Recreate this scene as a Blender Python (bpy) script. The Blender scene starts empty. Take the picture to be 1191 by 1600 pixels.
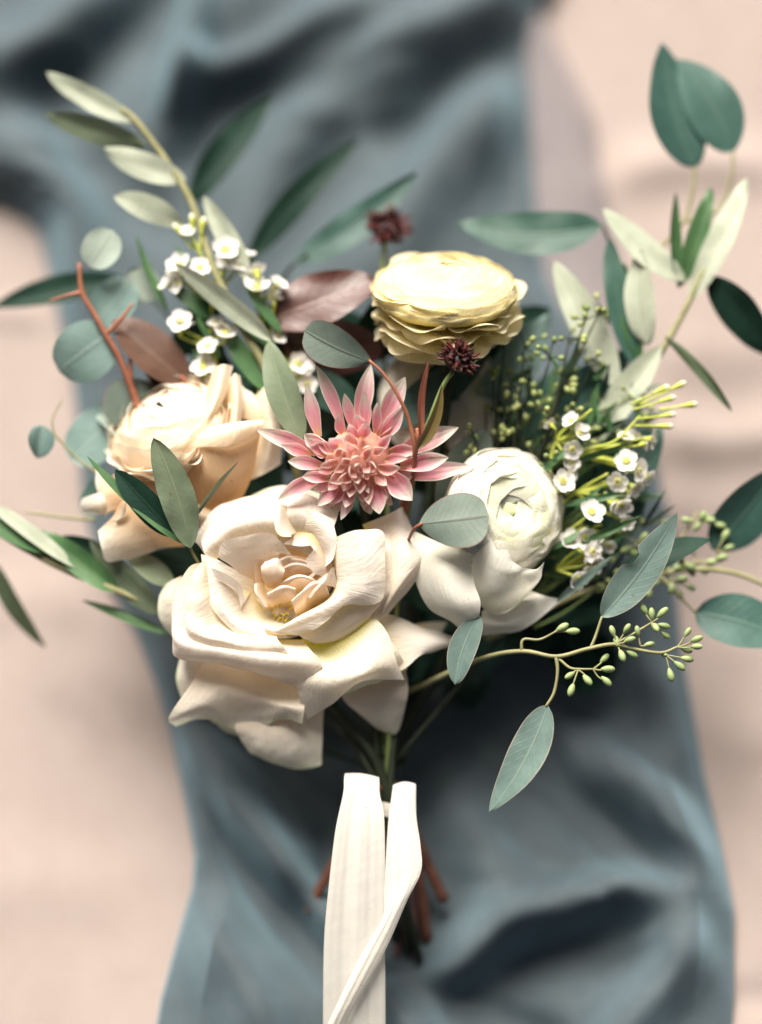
import bpy, math, random
import numpy as np
from mathutils import Vector

random.seed(7)
rng = np.random.default_rng(7)
S = bpy.context.scene

# ------------------------------------------------------------------ camera
TILT = math.radians(18.0)
K = 0.00025            # metres per unit of the bouquet's own plane
D0 = 3000.0            # camera distance in those units
Z0 = 425.0
CT, ST = math.cos(TILT), math.sin(TILT)
AX = np.array([1.0, 0, 0]); AU = np.array([0, CT, ST]); AN = np.array([0, -ST, CT])
ORG = np.array([0, 0, Z0])

cd = bpy.data.cameras.new('camera')
cam = bpy.data.objects.new('camera', cd)
S.collection.objects.link(cam)
cam.location = Vector(((ORG + AN * D0) * K).tolist())
cam.rotation_euler = (TILT, 0, 0)
cd.sensor_fit = 'VERTICAL'; cd.sensor_height = 36.0; cd.sensor_width = 27.0
cd.lens = 36.0 * D0 / 1600.0
cd.clip_start = 0.02; cd.clip_end = 20
cd.dof.use_dof = True
cd.dof.focus_distance = (D0 + 0) * K
cd.dof.aperture_fstop = cd.lens / 1000.0 / (228 * K)
cd.dof.aperture_blades = 0
S.camera = cam

# ------------------------------------------------------------------ light
SUN_DIR = Vector((-0.16, 0.66, 0.735)).normalized()
world = bpy.data.worlds.new('World'); S.world = world
world.use_nodes = True
wn = world.node_tree; wn.nodes.clear()
sky = wn.nodes.new('ShaderNodeTexSky'); sky.sky_type = 'NISHITA'; sky.sun_disc = False
sky.sun_elevation = math.asin(SUN_DIR.z)
sky.sun_rotation = math.atan2(SUN_DIR.x, SUN_DIR.y)
sky.air_density = 0.15; sky.dust_density = 5.0; sky.ozone_density = 0.0
bg = wn.nodes.new('ShaderNodeBackground'); bg.inputs['Strength'].default_value = 0.05
wo = wn.nodes.new('ShaderNodeOutputWorld')
wn.links.new(sky.outputs[0], bg.inputs[0]); wn.links.new(bg.outputs[0], wo.inputs[0])
sd = bpy.data.lights.new('sun', 'SUN'); sun = bpy.data.objects.new('sun', sd)
S.collection.objects.link(sun)
sd.energy = 5.0; sd.angle = math.radians(36); sd.color = (1.0, 0.93, 0.84)
sun.rotation_euler = SUN_DIR.to_track_quat('Z', 'Y').to_euler()
S.view_settings.view_transform = 'Standard'; S.view_settings.look = 'None'
S.view_settings.exposure = 1.10; S.view_settings.gamma = 1.0
S.cycles.use_denoising = True
S.cycles.max_bounces = 8; S.cycles.diffuse_bounces = 3; S.cycles.transmission_bounces = 4
S.cycles.caustics_reflective = False; S.cycles.caustics_refractive = False

# ------------------------------------------------------------------ helpers
def W(A):
    """(u, v, h) on the bouquet's plane, h towards the viewer -> metres."""
    A = np.asarray(A, float)
    s = (D0 - A[..., 2]) / D0
    x = (A[..., 0] - 595.5) * s; y = (800 - A[..., 1]) * s; h = A[..., 2]
    return (ORG + x[..., None] * AX + y[..., None] * AU + h[..., None] * AN) * K

def G(u, v, z):
    """the point of the table (height z metres) seen at u, v."""
    u = np.asarray(u, float); v = np.asarray(v, float); z = np.asarray(z, float) / K
    a = 800 - v                       # z = Z0 + a*s*ST + h*CT ; s = 1-h/D0
    h = (z - Z0 - a * ST) / (CT - a * ST / D0)
    return W(np.stack(np.broadcast_arrays(u, v, h), -1))

def cr(p, m):
    p = np.asarray(p, float); n = len(p)
    if n == 1: return np.repeat(p, m, 0)
    if n == 2:
        t = np.linspace(0, 1, m).reshape(-1, *([1] * (p.ndim - 1))); return p[0] * (1 - t) + p[1] * t
    q = np.concatenate([(2 * p[0] - p[1])[None], p, (2 * p[-1] - p[-2])[None]])
    t = np.linspace(0, n - 1, m); i = np.minimum(t.astype(int), n - 2); f = (t - i)
    f = f.reshape(-1, *([1] * (p.ndim - 1)))
    a, b, c, d = q[i], q[i + 1], q[i + 2], q[i + 3]
    return 0.5 * (2 * b + (c - a) * f + (2 * a - 5 * b + 4 * c - d) * f ** 2 + (3 * b - a - 3 * c + d) * f ** 3)

class Noise:
    def __init__(self, seed, n=7):
        r = np.random.default_rng(seed)
        self.k = r.normal(size=(n, 3)); self.k /= np.linalg.norm(self.k, axis=1)[:, None]
        self.k *= r.uniform(.6, 1.7, n)[:, None]; self.p = r.uniform(0, 6.28, n)
    def __call__(self, A, f):
        return np.sin((A @ self.k.T) * f + self.p).mean(-1) * 1.7

def link(o, parent=None):
    S.collection.objects.link(o)
    if parent is not None: o.parent = parent
    return o

def thing(name, label, cat, base=(595, 800, 0), group=None, world=None):
    o = bpy.data.objects.new(name, None)
    o.empty_display_size = 0.01
    o.location = Vector((world if world is not None else W(base)).tolist())
    o['label'] = label; o['category'] = cat
    if group: o['group'] = group
    return link(o)

def mesh_obj(name, V, F, mats, parent, uv=None, matidx=None, kind=None, smooth=True):
    root = parent
    off = np.zeros(3)
    while root is not None:
        off = off + np.array(root.location); root = root.parent
    V = np.asarray(V, float) - off
    me = bpy.data.meshes.new(name)
    me.from_pydata(V.tolist(), [], [tuple(int(i) for i in f) for f in F])
    for m in (mats if isinstance(mats, (list, tuple)) else [mats]): me.materials.append(m)
    if matidx is not None: me.polygons.foreach_set('material_index', np.asarray(matidx, np.int32))
    if uv is not None:
        ul = me.uv_layers.new(name='UVMap')
        li = np.empty(len(me.loops), np.int32); me.loops.foreach_get('vertex_index', li)
        ul.data.foreach_set('uv', np.asarray(uv, np.float32)[li].ravel())
    me.polygons.foreach_set('use_smooth', np.full(len(me.polygons), smooth))
    me.update()
    o = link(bpy.data.objects.new(name, me), parent)
    if kind: o['kind'] = kind
    return o

def gridF(nv, nu, off=0, wrap=False):
    F = []
    for j in range(nv - 1):
        for i in range(nu if wrap else nu - 1):
            a = off + j * nu + i; b = off + j * nu + (i + 1) % nu
            F.append((a, b, b + nu, a + nu))
    return F

def grid_obj(name, A, mat, parent, kind=None, world=False):
    nv, nu = A.shape[:2]
    t, s = np.meshgrid(np.linspace(0, 1, nv), np.linspace(0, 1, nu), indexing='ij')
    P = A if world else W(A)
    return mesh_obj(name, P.reshape(-1, 3), gridF(nv, nu), mat, parent, np.stack([s, t], -1).reshape(-1, 2), kind=kind)

def loft(name, rows, mat, parent, tf=None, nu=40, nv=30, wob=2.0, rim=0.0, seed=0, dh=0):
    R = []
    for r in rows:
        p = np.array(r, float)
        if tf: p[:, 0] = tf[0] + p[:, 0] / tf[2]; p[:, 1] = tf[1] + p[:, 1] / tf[2]
        p[:, 2] += dh
        R.append(cr(p, nu))
    A = cr(np.stack(R), nv)
    n = Noise(seed + 11)
    t = np.linspace(0, 1, nv)[:, None]
    A[..., 2] += wob * n(A, 0.045) + 0.45 * wob * n(A, 0.12) + .22 * wob * Noise(seed + 5)(A, .3) * (.3 + .7 * t)
    if rim:
        a = Noise(seed + 31); b = Noise(seed + 57)
        w = np.clip((t - .62) / .38, 0, 1) ** 1.5
        A[..., 2] += rim * w * a(A, 0.13)
        A[..., 0] += .5 * rim * w * b(A, 0.17)
        A[..., 1] += .5 * rim * w * n(A, 0.15)
    return grid_obj(name, A, mat, parent)

def tube_geo(path, r0, r1, seg=8, m=None, wob=0.0, seed=1):
    p = np.array(path, float)
    m = m or max(6, 5 * (len(p) - 1) + 1)
    c = cr(p, m) if len(p) > 2 else cr(p, max(m, 6))
    m = len(c)
    if wob:
        n = Noise(seed); c[:, 0] += wob * n(c, .05); c[:, 1] += wob * n(c + 99, .05)
    T = np.gradient(c, axis=0); T /= np.linalg.norm(T, axis=1)[:, None] + 1e-9
    ref = np.array([0.3, 0.2, 1.0]); ref = ref / np.linalg.norm(ref)
    A = np.cross(T, ref); A /= np.linalg.norm(A, axis=1)[:, None] + 1e-9
    B = np.cross(T, A)
    r = np.linspace(r0, r1, m) * (1 + .10 * Noise(int(abs(c[0, 0] * 3 + c[-1, 1])) % 997)(c, .09))
    th = np.linspace(0, 2 * np.pi, seg, endpoint=False)
    P = c[:, None] + r[:, None, None] * (np.cos(th)[None, :, None] * A[:, None] + np.sin(th)[None, :, None] * B[:, None])
    F = gridF(m, seg, 0, True)
    V = np.vstack([P.reshape(-1, 3), c[0], c[-1] + T[-1] * r1 * .6])
    for i in range(seg):
        F.append((m * seg, (i + 1) % seg, i))
        F.append((m * seg + 1, (m - 1) * seg + i, (m - 1) * seg + (i + 1) % seg))
    return V, F

def merge(parts):
    V, F, o = [], [], 0
    for v, f in parts:
        V.append(v); F += [tuple(i + o for i in q) for q in f]; o += len(v)
    return np.vstack(V), F

def tube(name, path, r0, r1, mat, parent, seg=8, wob=0.0, seed=1, m=None):
    V, F = tube_geo(path, r0, r1, seg, m, wob, seed)
    return mesh_obj(name, W(V), F, mat, parent)

def tubes(name, specs, mat, parent, seg=7):
    V, F = merge([tube_geo(p, a, b, seg) for p, a, b in specs])
    return mesh_obj(name, W(V), F, mat, parent)

def unit(v):
    v = np.asarray(v, float); return v / (np.linalg.norm(v) + 1e-9)

PROF = {'lance': (.62, .85), 'olive': (.62, .7), 'round': (.42, .42), 'obov': (.75, .42), 'wide': (.55, .62), 'thin': (.5, .8)}
def leaf(parent, base, tip, w, mat, prof='lance', roll=0, bend=0, curve=0, fold=.16, wave=1.0, nu=11, nv=24, name='leaf', twist=None, bite=None):
    if twist is None: twist = 26 * math.sin(base[0] * 1.7 + tip[1] * .9); wave = wave * 1.7
    base = np.array(base, float); tip = np.array(tip, float)
    ax = tip - base; L = np.linalg.norm(ax); axn = ax / L
    side = unit(np.cross(axn, [0, 0, 1])); nr = unit(np.cross(side, axn))
    if nr[2] < 0: nr = -nr
    a, b = PROF[prof]
    t = np.linspace(0, 1, nv); s = np.linspace(-1, 1, nu)
    pk = a / (a + b)
    wt = (np.clip(t, 0, 1) ** a * np.clip(1 - t, 0, 1) ** b) / (pk ** a * (1 - pk) ** b) * w / 2
    wt = np.maximum(wt, 1.2 * (1 - t))
    if bite is not None:
        pass
    n = Noise(int(abs(base[0] * 7 + tip[1] * 3)) % 9973)
    out = np.empty((nv, nu, 3))
    for j in range(nv):
        ro = math.radians(roll + twist * t[j])
        sd2 = side * math.cos(ro) + nr * math.sin(ro); n2 = nr * math.cos(ro) - side * math.sin(ro)
        q = 4 * t[j] * (1 - t[j])
        c = base + ax * t[j] + side * curve * q + nr * bend * q
        ws = np.full(nu, wt[j])
        if bite is not None:      # (side, position, half length, depth share): a torn edge
            sg, bp, bl, bd = bite
            k = max(0, 1 - abs(t[j] - bp) / bl)
            ws = np.where(s * sg > 0, wt[j] * (1 - bd * min(1, k * 2.2)), wt[j])
        out[j] = c + (s * ws)[:, None] * sd2 + (fold * np.abs(s) * wt[j])[:, None] * n2
    e = np.abs(s)[None, :] ** 1.5
    out[..., 2] += wave * n(out, .06) * e * min(3.0, .06 * w + 1)
    out += (wave * .35 * n(out[::-1], .11) * e)[..., None] * side
    return grid_obj(name, out, mat, parent)

def scoop(parent, base, axis, nrm, L, Wd, ph0, ph1, curl, mat, nu=11, nv=14, name='petal', pinch=.55, lat=0.0):
    base = np.array(base, float); axis = unit(axis)
    nrm = unit(np.asarray(nrm, float) - axis * np.dot(nrm, axis)); side = np.cross(axis, nrm)
    t = np.linspace(0, 1, nv); s = np.linspace(-1, 1, nu)
    w = Wd * (.42 + .58 * np.sin(np.pi / 2 * np.minimum(t / .6, 1)))
    w = w * np.where(t > pinch, np.clip(1 - ((t - pinch) / (1 - pinch)) ** 1.7, 0, 1) ** .9, 1) + .6
    out = np.empty((nv, nu, 3))
    for j in range(nv):
        ph = ph0 + (ph1 - ph0) * t[j]; R = w[j] / 2 / ph
        c = base + axis * L * t[j] + nrm * curl * L * t[j] ** 2 + side * lat * L * t[j] ** 2
        out[j] = c + (R * np.sin(s * ph))[:, None] * side + (R * (1 - np.cos(s * ph)))[:, None] * nrm
    n = Noise(int(abs(base[0] * 13 + base[1] * 5 + L)) % 9973)
    out += (.05 * Wd * n(out, .12) * np.abs(s)[None] ** 2 + .018 * Wd * np.cos(3.2 * np.pi * s)[None] * np.sin(np.pi * t)[:, None])[..., None] * nrm
    return grid_obj(name, out, mat, parent)

def frame(axis):
    a = unit(axis)
    e1 = unit(np.array([1.0, 0, 0]) - a * a[0]); e2 = np.cross(a, e1)
    if e2[1] < 0: e2 = -e2
    return a, e1, e2

def ring_petal(parent, C, axis, th0, half, prof, mat, ruf=2.0, seed=0, nu=20, nv=14, point=.12, name='petal', rfreq=.11):
    """petal of a cupped bloom: prof = [(radius, height)...] from base to rim, swept over an angle."""
    a, e1, e2 = frame(axis)
    pr = cr(np.array(prof, float), nv)
    t = np.linspace(0, 1, nv); s = np.linspace(-1, 1, nu)
    hw = half * (.55 + .45 * np.sin(np.pi / 2 * np.minimum(1, t / .6)))
    tt = t[:, None] * (1 - point * np.abs(s)[None] ** 2.6)          # rounded upper edge
    R = np.interp(tt.ravel(), t, pr[:, 0]).reshape(tt.shape); Z = np.interp(tt.ravel(), t, pr[:, 1]).reshape(tt.shape)
    th = th0 + s[None] * hw[:, None]
    A = C + (R * np.cos(th))[..., None] * e1 + (R * np.sin(th))[..., None] * e2 + Z[..., None] * a
    n = Noise(seed); n2 = Noise(seed + 5)
    w = (t ** 2.2)[:, None]
    A = A + (ruf * w * n(A, rfreq))[..., None] * a
    rad = np.cos(th)[..., None] * e1 + np.sin(th)[..., None] * e2
    A = A + (ruf * .7 * w * n2(A, rfreq * 1.2) + .6 * ruf * n2(A, .04))[..., None] * rad
    return grid_obj(name, A, mat, parent)

def ellipsoid(name, C, axis, r, l, mat, parent, seg=14, rings=9, bump=0.0, seed=0):
    V, F = ellipsoid_geo(C, axis, r, l, seg, rings)
    if bump: V = V + bump * Noise(seed)(V, .2)[:, None] * unit(axis)
    return mesh_obj(name, W(V), F, mat, parent)

def ellipsoid_geo(C, axis, r, l, seg=10, rings=7, power=1.0):
    a, e1, e2 = frame(axis)
    ph = np.linspace(-np.pi / 2, np.pi / 2, rings); th = np.linspace(0, 2 * np.pi, seg, endpoint=False)
    z = np.sin(ph) * l; rr = np.cos(ph) ** power * r + .02
    V = (np.array(C, float) + z[:, None, None] * a + rr[:, None, None] * (np.cos(th)[None, :, None] * e1 + np.sin(th)[None, :, None] * e2)).reshape(-1, 3)
    return V, gridF(rings, seg, 0, True)

# ------------------------------------------------------------------ materials
def newmat(name):
    m = bpy.data.materials.new(name); m.use_nodes = True
    nt = m.node_tree; nt.nodes.clear()
    return m, nt, (lambda t: nt.nodes.new('ShaderNode' + t)), nt.links.new

def ramp(N, stops):
    r = N('ValToRGB'); e = r.color_ramp.elements
    e[0].position, e[0].color = stops[0][0], (*stops[0][1], 1)
    e[1].position, e[1].color = stops[-1][0], (*stops[-1][1], 1)
    for p, c in stops[1:-1]:
        x = e.new(p); x.color = (*c, 1)
    return r

def petal_mat(name, stops, trans=.3, rough=.6, edge=None, edge_w=.8, back=None, blotch=.08, vein=.25, tip=None):
    m, nt, N, Lk = newmat(name)
    uv = N('UVMap'); sep = N('SeparateXYZ'); Lk(uv.outputs[0], sep.inputs[0])
    tc = N('TexCoord')
    nz = N('TexNoise'); nz.inputs['Scale'].default_value = 60; nz.inputs['Detail'].default_value = 4
    Lk(tc.outputs['Object'], nz.inputs['Vector'])
    add = N('Math'); add.operation = 'MULTIPLY_ADD'; add.inputs[1].default_value = .3; 
    sub = N('Math'); sub.operation = 'SUBTRACT'; sub.inputs[1].default_value = .15
    Lk(nz.outputs['Fac'], add.inputs[0]); Lk(sep.outputs['Y'], sub.inputs[0]); Lk(sub.outputs[0], add.inputs[2])
    rp = ramp(N, stops); Lk(add.outputs[0], rp.inputs[0])
    col = rp.outputs[0]
    if edge is not None:        # paler margin
        ab = N('Math'); ab.operation = 'MULTIPLY_ADD'; ab.inputs[1].default_value = 2; ab.inputs[2].default_value = -1
        Lk(sep.outputs['X'], ab.inputs[0]); a2 = N('Math'); a2.operation = 'ABSOLUTE'; Lk(ab.outputs[0], a2.inputs[0])
        mr = N('MapRange'); mr.inputs[1].default_value = edge_w; mr.inputs[2].default_value = .92; Lk(a2.outputs[0], mr.inputs[0])
        mx = N('MixRGB'); mx.inputs[2].default_value = (*edge, 1); Lk(mr.outputs[0], mx.inputs[0]); Lk(col, mx.inputs[1]); col = mx.outputs[0]
    # streaks that run along the petal
    mp = N('Mapping'); mp.inputs['Scale'].default_value = (26, 2.2, 1); Lk(uv.outputs[0], mp.inputs[0])
    st = N('TexNoise'); st.inputs['Scale'].default_value = 1.6; st.inputs['Detail'].default_value = 5; Lk(mp.outputs[0], st.inputs['Vector'])
    hs = N('HueSaturation'); Lk(col, hs.inputs['Color'])
    vr = N('MapRange'); vr.inputs[3].default_value = 1 - blotch; vr.inputs[4].default_value = 1 + blotch; Lk(st.outputs['Fac'], vr.inputs[0]); Lk(vr.outputs[0], hs.inputs['Value'])
    sr = N('MapRange'); sr.inputs[3].default_value = .8; sr.inputs[4].default_value = 1.25; Lk(nz.outputs['Fac'], sr.inputs[0]); Lk(sr.outputs[0], hs.inputs['Saturation'])
    col = hs.outputs[0]
    # small brown flecks of wear
    fn = N('TexNoise'); fn.inputs['Scale'].default_value = 420; fn.inputs['Detail'].default_value = 2; Lk(tc.outputs['Object'], fn.inputs['Vector'])
    fr = N('MapRange'); fr.inputs[1].default_value = .735; fr.inputs[2].default_value = .78; fr.inputs[4].default_value = .55; Lk(fn.outputs['Fac'], fr.inputs[0])
    fm = N('MixRGB'); fm.inputs[2].default_value = (.42, .27, .12, 1); Lk(fr.outputs[0], fm.inputs[0]); Lk(col, fm.inputs[1]); col = fm.outputs[0]
    if back is not None:
        ge = N('NewGeometry'); mb = N('MixRGB'); mb.inputs[2].default_value = (*back, 1)
        sc = N('Math'); sc.operation = 'MULTIPLY'; sc.inputs[1].default_value = .75; Lk(ge.outputs['Backfacing'], sc.inputs[0])
        Lk(sc.outputs[0], mb.inputs[0]); Lk(col, mb.inputs[1]); col = mb.outputs[0]
    fine = N('TexNoise'); fine.inputs['Scale'].default_value = 900; fine.inputs['Detail'].default_value = 2; Lk(tc.outputs['Object'], fine.inputs['Vector'])
    hm = N('Math'); hm.operation = 'MULTIPLY_ADD'; hm.inputs[1].default_value = .35; Lk(fine.outputs['Fac'], hm.inputs[0]); Lk(st.outputs['Fac'], hm.inputs[2])
    bp = N('Bump'); bp.inputs['Strength'].default_value = min(1, vein * 1.8); bp.inputs['Distance'].default_value = .0006; Lk(hm.outputs[0], bp.inputs['Height'])
    trans = min(.5, trans + .12)
    pb = N('BsdfPrincipled'); pb.inputs['Roughness'].default_value = rough
    pb.inputs['Specular IOR Level'].default_value = .22
    pb.inputs['Sheen Weight'].default_value = .15
    Lk(col, pb.inputs['Base Color']); Lk(bp.outputs[0], pb.inputs['Normal'])
    gm = N('Gamma'); gm.inputs[1].default_value = 1.2; Lk(col, gm.inputs[0])
    tr = N('BsdfTranslucent'); Lk(gm.outputs[0], tr.inputs[0]); Lk(bp.outputs[0], tr.inputs['Normal'])
    mx = N('MixShader'); mx.inputs[0].default_value = trans; Lk(pb.outputs[0], mx.inputs[1]); Lk(tr.outputs[0], mx.inputs[2])
    o = N('OutputMaterial'); Lk(mx.outputs[0], o.inputs[0])
    return m

def leaf_mat(name, c1, c2, vein, back=None, rough=.5, trans=.12, nveins=11, vs=.5, rim=None, mott=.5, spec=.35):
    c1, c2, vein = [tuple(q_ * x for x in c) for c, q_ in ((c1, .50), (c2, .72), (vein, .64))]; mott = .8
    m, nt, N, Lk = newmat(name)
    uv = N('UVMap'); sep = N('SeparateXYZ'); Lk(uv.outputs[0], sep.inputs[0]); tc = N('TexCoord')
    def M(op, a, b=None, c=None):
        n = N('Math'); n.operation = op
        for i, x in enumerate((a, b, c)):
            if x is None: continue
            if isinstance(x, (int, float)): n.inputs[i].default_value = x
            else: Lk(x, n.inputs[i])
        return n.outputs[0]
    sx = M('ABSOLUTE', M('MULTIPLY_ADD', sep.outputs['X'], 2, -1))
    nz = N('TexNoise'); nz.inputs['Scale'].default_value = 110; nz.inputs['Detail'].default_value = 5; nz.inputs['Roughness'].default_value = .62
    Lk(tc.outputs['Object'], nz.inputs['Vector'])
    oi = N('ObjectInfo')
    nm = M('MULTIPLY_ADD', oi.outputs['Random'], .5, M('MULTIPLY_ADD', nz.outputs['Fac'], 1.6 * mott, .25 - .8 * mott))
    mx = N('MixRGB'); mx.inputs[1].default_value = (*c1, 1); mx.inputs[2].default_value = (*c2, 1); mx.use_clamp = True
    cl = N('Clamp'); Lk(nm, cl.inputs[0]); Lk(cl.outputs[0], mx.inputs[0])
    # midrib and side veins
    mid = N('MapRange'); mid.inputs[1].default_value = .075; mid.inputs[2].default_value = .02; Lk(sx, mid.inputs[0])
    ph = M('SUBTRACT', M('MULTIPLY', sep.outputs['Y'], nveins), M('MULTIPLY', sx, 2.3))
    sv = M('PINGPONG', M('ADD', ph, M('MULTIPLY', nz.outputs['Fac'], .5)), .5)
    sw = N('MapRange'); sw.inputs[1].default_value = .07; sw.inputs[2].default_value = .0; Lk(sv, sw.inputs[0])
    svw = M('MULTIPLY', sw.outputs[0], .4)
    vv = M('MAXIMUM', mid.outputs[0], svw)
    vf = M('MULTIPLY', vv, vs)
    m2 = N('MixRGB'); m2.inputs[2].default_value = (*vein, 1); Lk(vf, m2.inputs[0]); Lk(mx.outputs[0], m2.inputs[1]); col = m2.outputs[0]
    if rim is not None:
        er = N('MapRange'); er.inputs[1].default_value = .93; er.inputs[2].default_value = .99; Lk(sx, er.inputs[0])
        m3 = N('MixRGB'); m3.inputs[2].default_value = (*rim, 1); Lk(er.outputs[0], m3.inputs[0]); Lk(col, m3.inputs[1]); col = m3.outputs[0]
    sp = N('TexNoise'); sp.inputs['Scale'].default_value = 330; sp.inputs['Detail'].default_value = 3; Lk(tc.outputs['Object'], sp.inputs['Vector'])
    sr = N('MapRange'); sr.inputs[1].default_value = .69; sr.inputs[2].default_value = .75; sr.inputs[4].default_value = .5; Lk(sp.outputs['Fac'], sr.inputs[0])
    m4 = N('MixRGB'); m4.inputs[2].default_value = (.10, .07, .04, 1); Lk(sr.outputs[0], m4.inputs[0]); Lk(col, m4.inputs[1]); col = m4.outputs[0]
    if back is not None:
        ge = N('NewGeometry'); mb = N('MixRGB'); mb.inputs[2].default_value = (*back, 1); Lk(ge.outputs['Backfacing'], mb.inputs[0]); Lk(col, mb.inputs[1]); col = mb.outputs[0]
    bp = N('Bump'); bp.inputs['Strength'].default_value = .35; bp.inputs['Distance'].default_value = .0006
    Lk(M('MULTIPLY_ADD', vv, -.8, M('MULTIPLY', sp.outputs['Fac'], .5)), bp.inputs['Height'])
    pb = N('BsdfPrincipled'); pb.inputs['Roughness'].default_value = rough; pb.inputs['Specular IOR Level'].default_value = spec
    Lk(col, pb.inputs['Base Color']); Lk(bp.outputs[0], pb.inputs['Normal'])
    tr = N('BsdfTranslucent'); Lk(col, tr.inputs[0])
    ms = N('MixShader'); ms.inputs[0].default_value = trans; Lk(pb.outputs[0], ms.inputs[1]); Lk(tr.outputs[0], ms.inputs[2])
    o = N('OutputMaterial'); Lk(ms.outputs[0], o.inputs[0])
    return m

def plain_mat(name, c1, c2, scale=200, rough=.6, bump=.3, spec=.3, stretch=None, dist=.0005):
    m, nt, N, Lk = newmat(name)
    tc = N('TexCoord'); nz = N('TexNoise'); nz.inputs['Scale'].default_value = scale; nz.inputs['Detail'].default_value = 4
    if stretch:
        mp = N('Mapping'); mp.inputs['Scale'].default_value = stretch; Lk(tc.outputs['Object'], mp.inputs[0]); Lk(mp.outputs[0], nz.inputs['Vector'])
    else: Lk(tc.outputs['Object'], nz.inputs['Vector'])
    mr = N('MapRange'); mr.inputs[1].default_value = .32; mr.inputs[2].default_value = .68; Lk(nz.outputs['Fac'], mr.inputs[0])
    mx = N('MixRGB'); mx.inputs[1].default_value = (*c1, 1); mx.inputs[2].default_value = (*c2, 1); Lk(mr.outputs[0], mx.inputs[0])
    bp = N('Bump'); bp.inputs['Strength'].default_value = bump; bp.inputs['Distance'].default_value = dist; Lk(nz.outputs['Fac'], bp.inputs['Height'])
    pb = N('BsdfPrincipled'); pb.inputs['Roughness'].default_value = rough; pb.inputs['Specular IOR Level'].default_value = spec
    Lk(mx.outputs[0], pb.inputs['Base Color']); Lk(bp.outputs[0], pb.inputs['Normal'])
    o = N('OutputMaterial'); Lk(pb.outputs[0], o.inputs[0])
    return m

def cloth_mat(name, c1, c2, thread=.0009, sheen=.3, rough=.85, bump=.5, tint=(1, 1, 1)):
    m, nt, N, Lk = newmat(name)
    tc = N('TexCoord')
    def wave(axis):
        w = N('TexWave'); w.wave_type = 'BANDS'; w.bands_direction = axis
        w.inputs['Scale'].default_value = .314 / thread; w.inputs['Distortion'].default_value = 1.2; w.inputs['Detail'].default_value = 2
        w.inputs['Detail Scale'].default_value = .3
        Lk(tc.outputs['Object'], w.inputs['Vector']); return w.outputs['Fac']
    mm = N('Math'); mm.operation = 'ADD'; Lk(wave('X'), mm.inputs[0]); Lk(wave('Y'), mm.inputs[1])
    nz = N('TexNoise'); nz.inputs['Scale'].default_value = 55; nz.inputs['Detail'].default_value = 6; Lk(tc.outputs['Object'], nz.inputs['Vector'])
    mr = N('MapRange'); mr.inputs[1].default_value = .3; mr.inputs[2].default_value = .7; Lk(nz.outputs['Fac'], mr.inputs[0])
    mx = N('MixRGB'); mx.inputs[1].default_value = (*c1, 1); mx.inputs[2].default_value = (*c2, 1); Lk(mr.outputs[0], mx.inputs[0])
    bp = N('Bump'); bp.inputs['Strength'].default_value = bump; bp.inputs['Distance'].default_value = thread * .4; Lk(mm.outputs[0], bp.inputs['Height'])
    pb = N('BsdfPrincipled'); pb.inputs['Roughness'].default_value = rough; pb.inputs['Specular IOR Level'].default_value = .15
    pb.inputs['Sheen Weight'].default_value = sheen; pb.inputs['Sheen Roughness'].default_value = .45; pb.inputs['Sheen Tint'].default_value = (*tint, 1)
    Lk(mx.outputs[0], pb.inputs['Base Color']); Lk(bp.outputs[0], pb.inputs['Normal'])
    o = N('OutputMaterial'); Lk(pb.outputs[0], o.inputs[0])
    return m

M = {}
M['pink'] = cloth_mat('blush_linen', (.30, .248, .224), (.325, .272, .247), .0011, .1)
M['blue'] = cloth_mat('dusty_blue_silk', (.051, .068, .077), (.069, .088, .098), .0007, .55, .6, tint=(.50, .80, .95))
M['sheer'] = cloth_mat('sheer_mauve_edge', (.21, .19, .20), (.25, .225, .23), .0007, .2, .7)
_nt = M['sheer'].node_tree; _out = [n for n in _nt.nodes if n.type == 'OUTPUT_MATERIAL'][0]; _pb = [n for n in _nt.nodes if n.type == 'BSDF_PRINCIPLED'][0]
_tb = _nt.nodes.new('ShaderNodeBsdfTransparent'); _mx = _nt.nodes.new('ShaderNodeMixShader'); _mx.inputs[0].default_value = .28
_nt.links.new(_pb.outputs[0], _mx.inputs[1]); _nt.links.new(_tb.outputs[0], _mx.inputs[2]); _nt.links.new(_mx.outputs[0], _out.inputs[0])
M['cream'] = petal_mat('cream_rose_petal', [(0, (.74, .62, .22)), (.12, (.84, .74, .54)), (.45, (.88, .80, .70)), (.9, (.91, .865, .79)), (1, (.86, .79, .67))], .30, vein=.3, blotch=.03)
M['cream_y'] = petal_mat('cream_rose_petal_yellow_base', [(0, (.66, .62, .03)), (.10, (.70, .66, .10)), (.28, (.88, .82, .66)), (1, (.91, .87, .79))], .28, vein=.3, blotch=.03)
M['cream_low'] = petal_mat('outer_rose_petal', [(0, (.80, .66, .50)), (.5, (.84, .77, .65)), (.85, (.86, .83, .71)), (1, (.76, .79, .58))], .25, vein=.35, blotch=.04)  # duller cream turning greenish at the rim, for outer petals
M['inner'] = petal_mat('rose_heart_petal', [(0, (.80, .58, .24)), (.25, (.86, .68, .50)), (.6, (.89, .78, .66)), (1, (.92, .86, .78))], .34, vein=.25, blotch=.03)
M['peach'] = petal_mat('peach_rose_petal', [(0, (.84, .50, .24)), (.35, (.90, .66, .42)), (.75, (.92, .79, .61)), (1, (.93, .87, .76))], .34, vein=.3, blotch=.03)
M['peach_pale'] = petal_mat('pale_peach_petal', [(0, (.89, .66, .40)), (.4, (.92, .82, .65)), (1, (.94, .90, .81))], .34, vein=.3, blotch=.03)
M['peach_mid'] = petal_mat('peach_inner_petal', [(0, (.88, .58, .32)), (.5, (.92, .74, .52)), (.84, (.93, .82, .65)), (1, (.95, .90, .80))], .32, vein=.3, blotch=.03)
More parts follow.
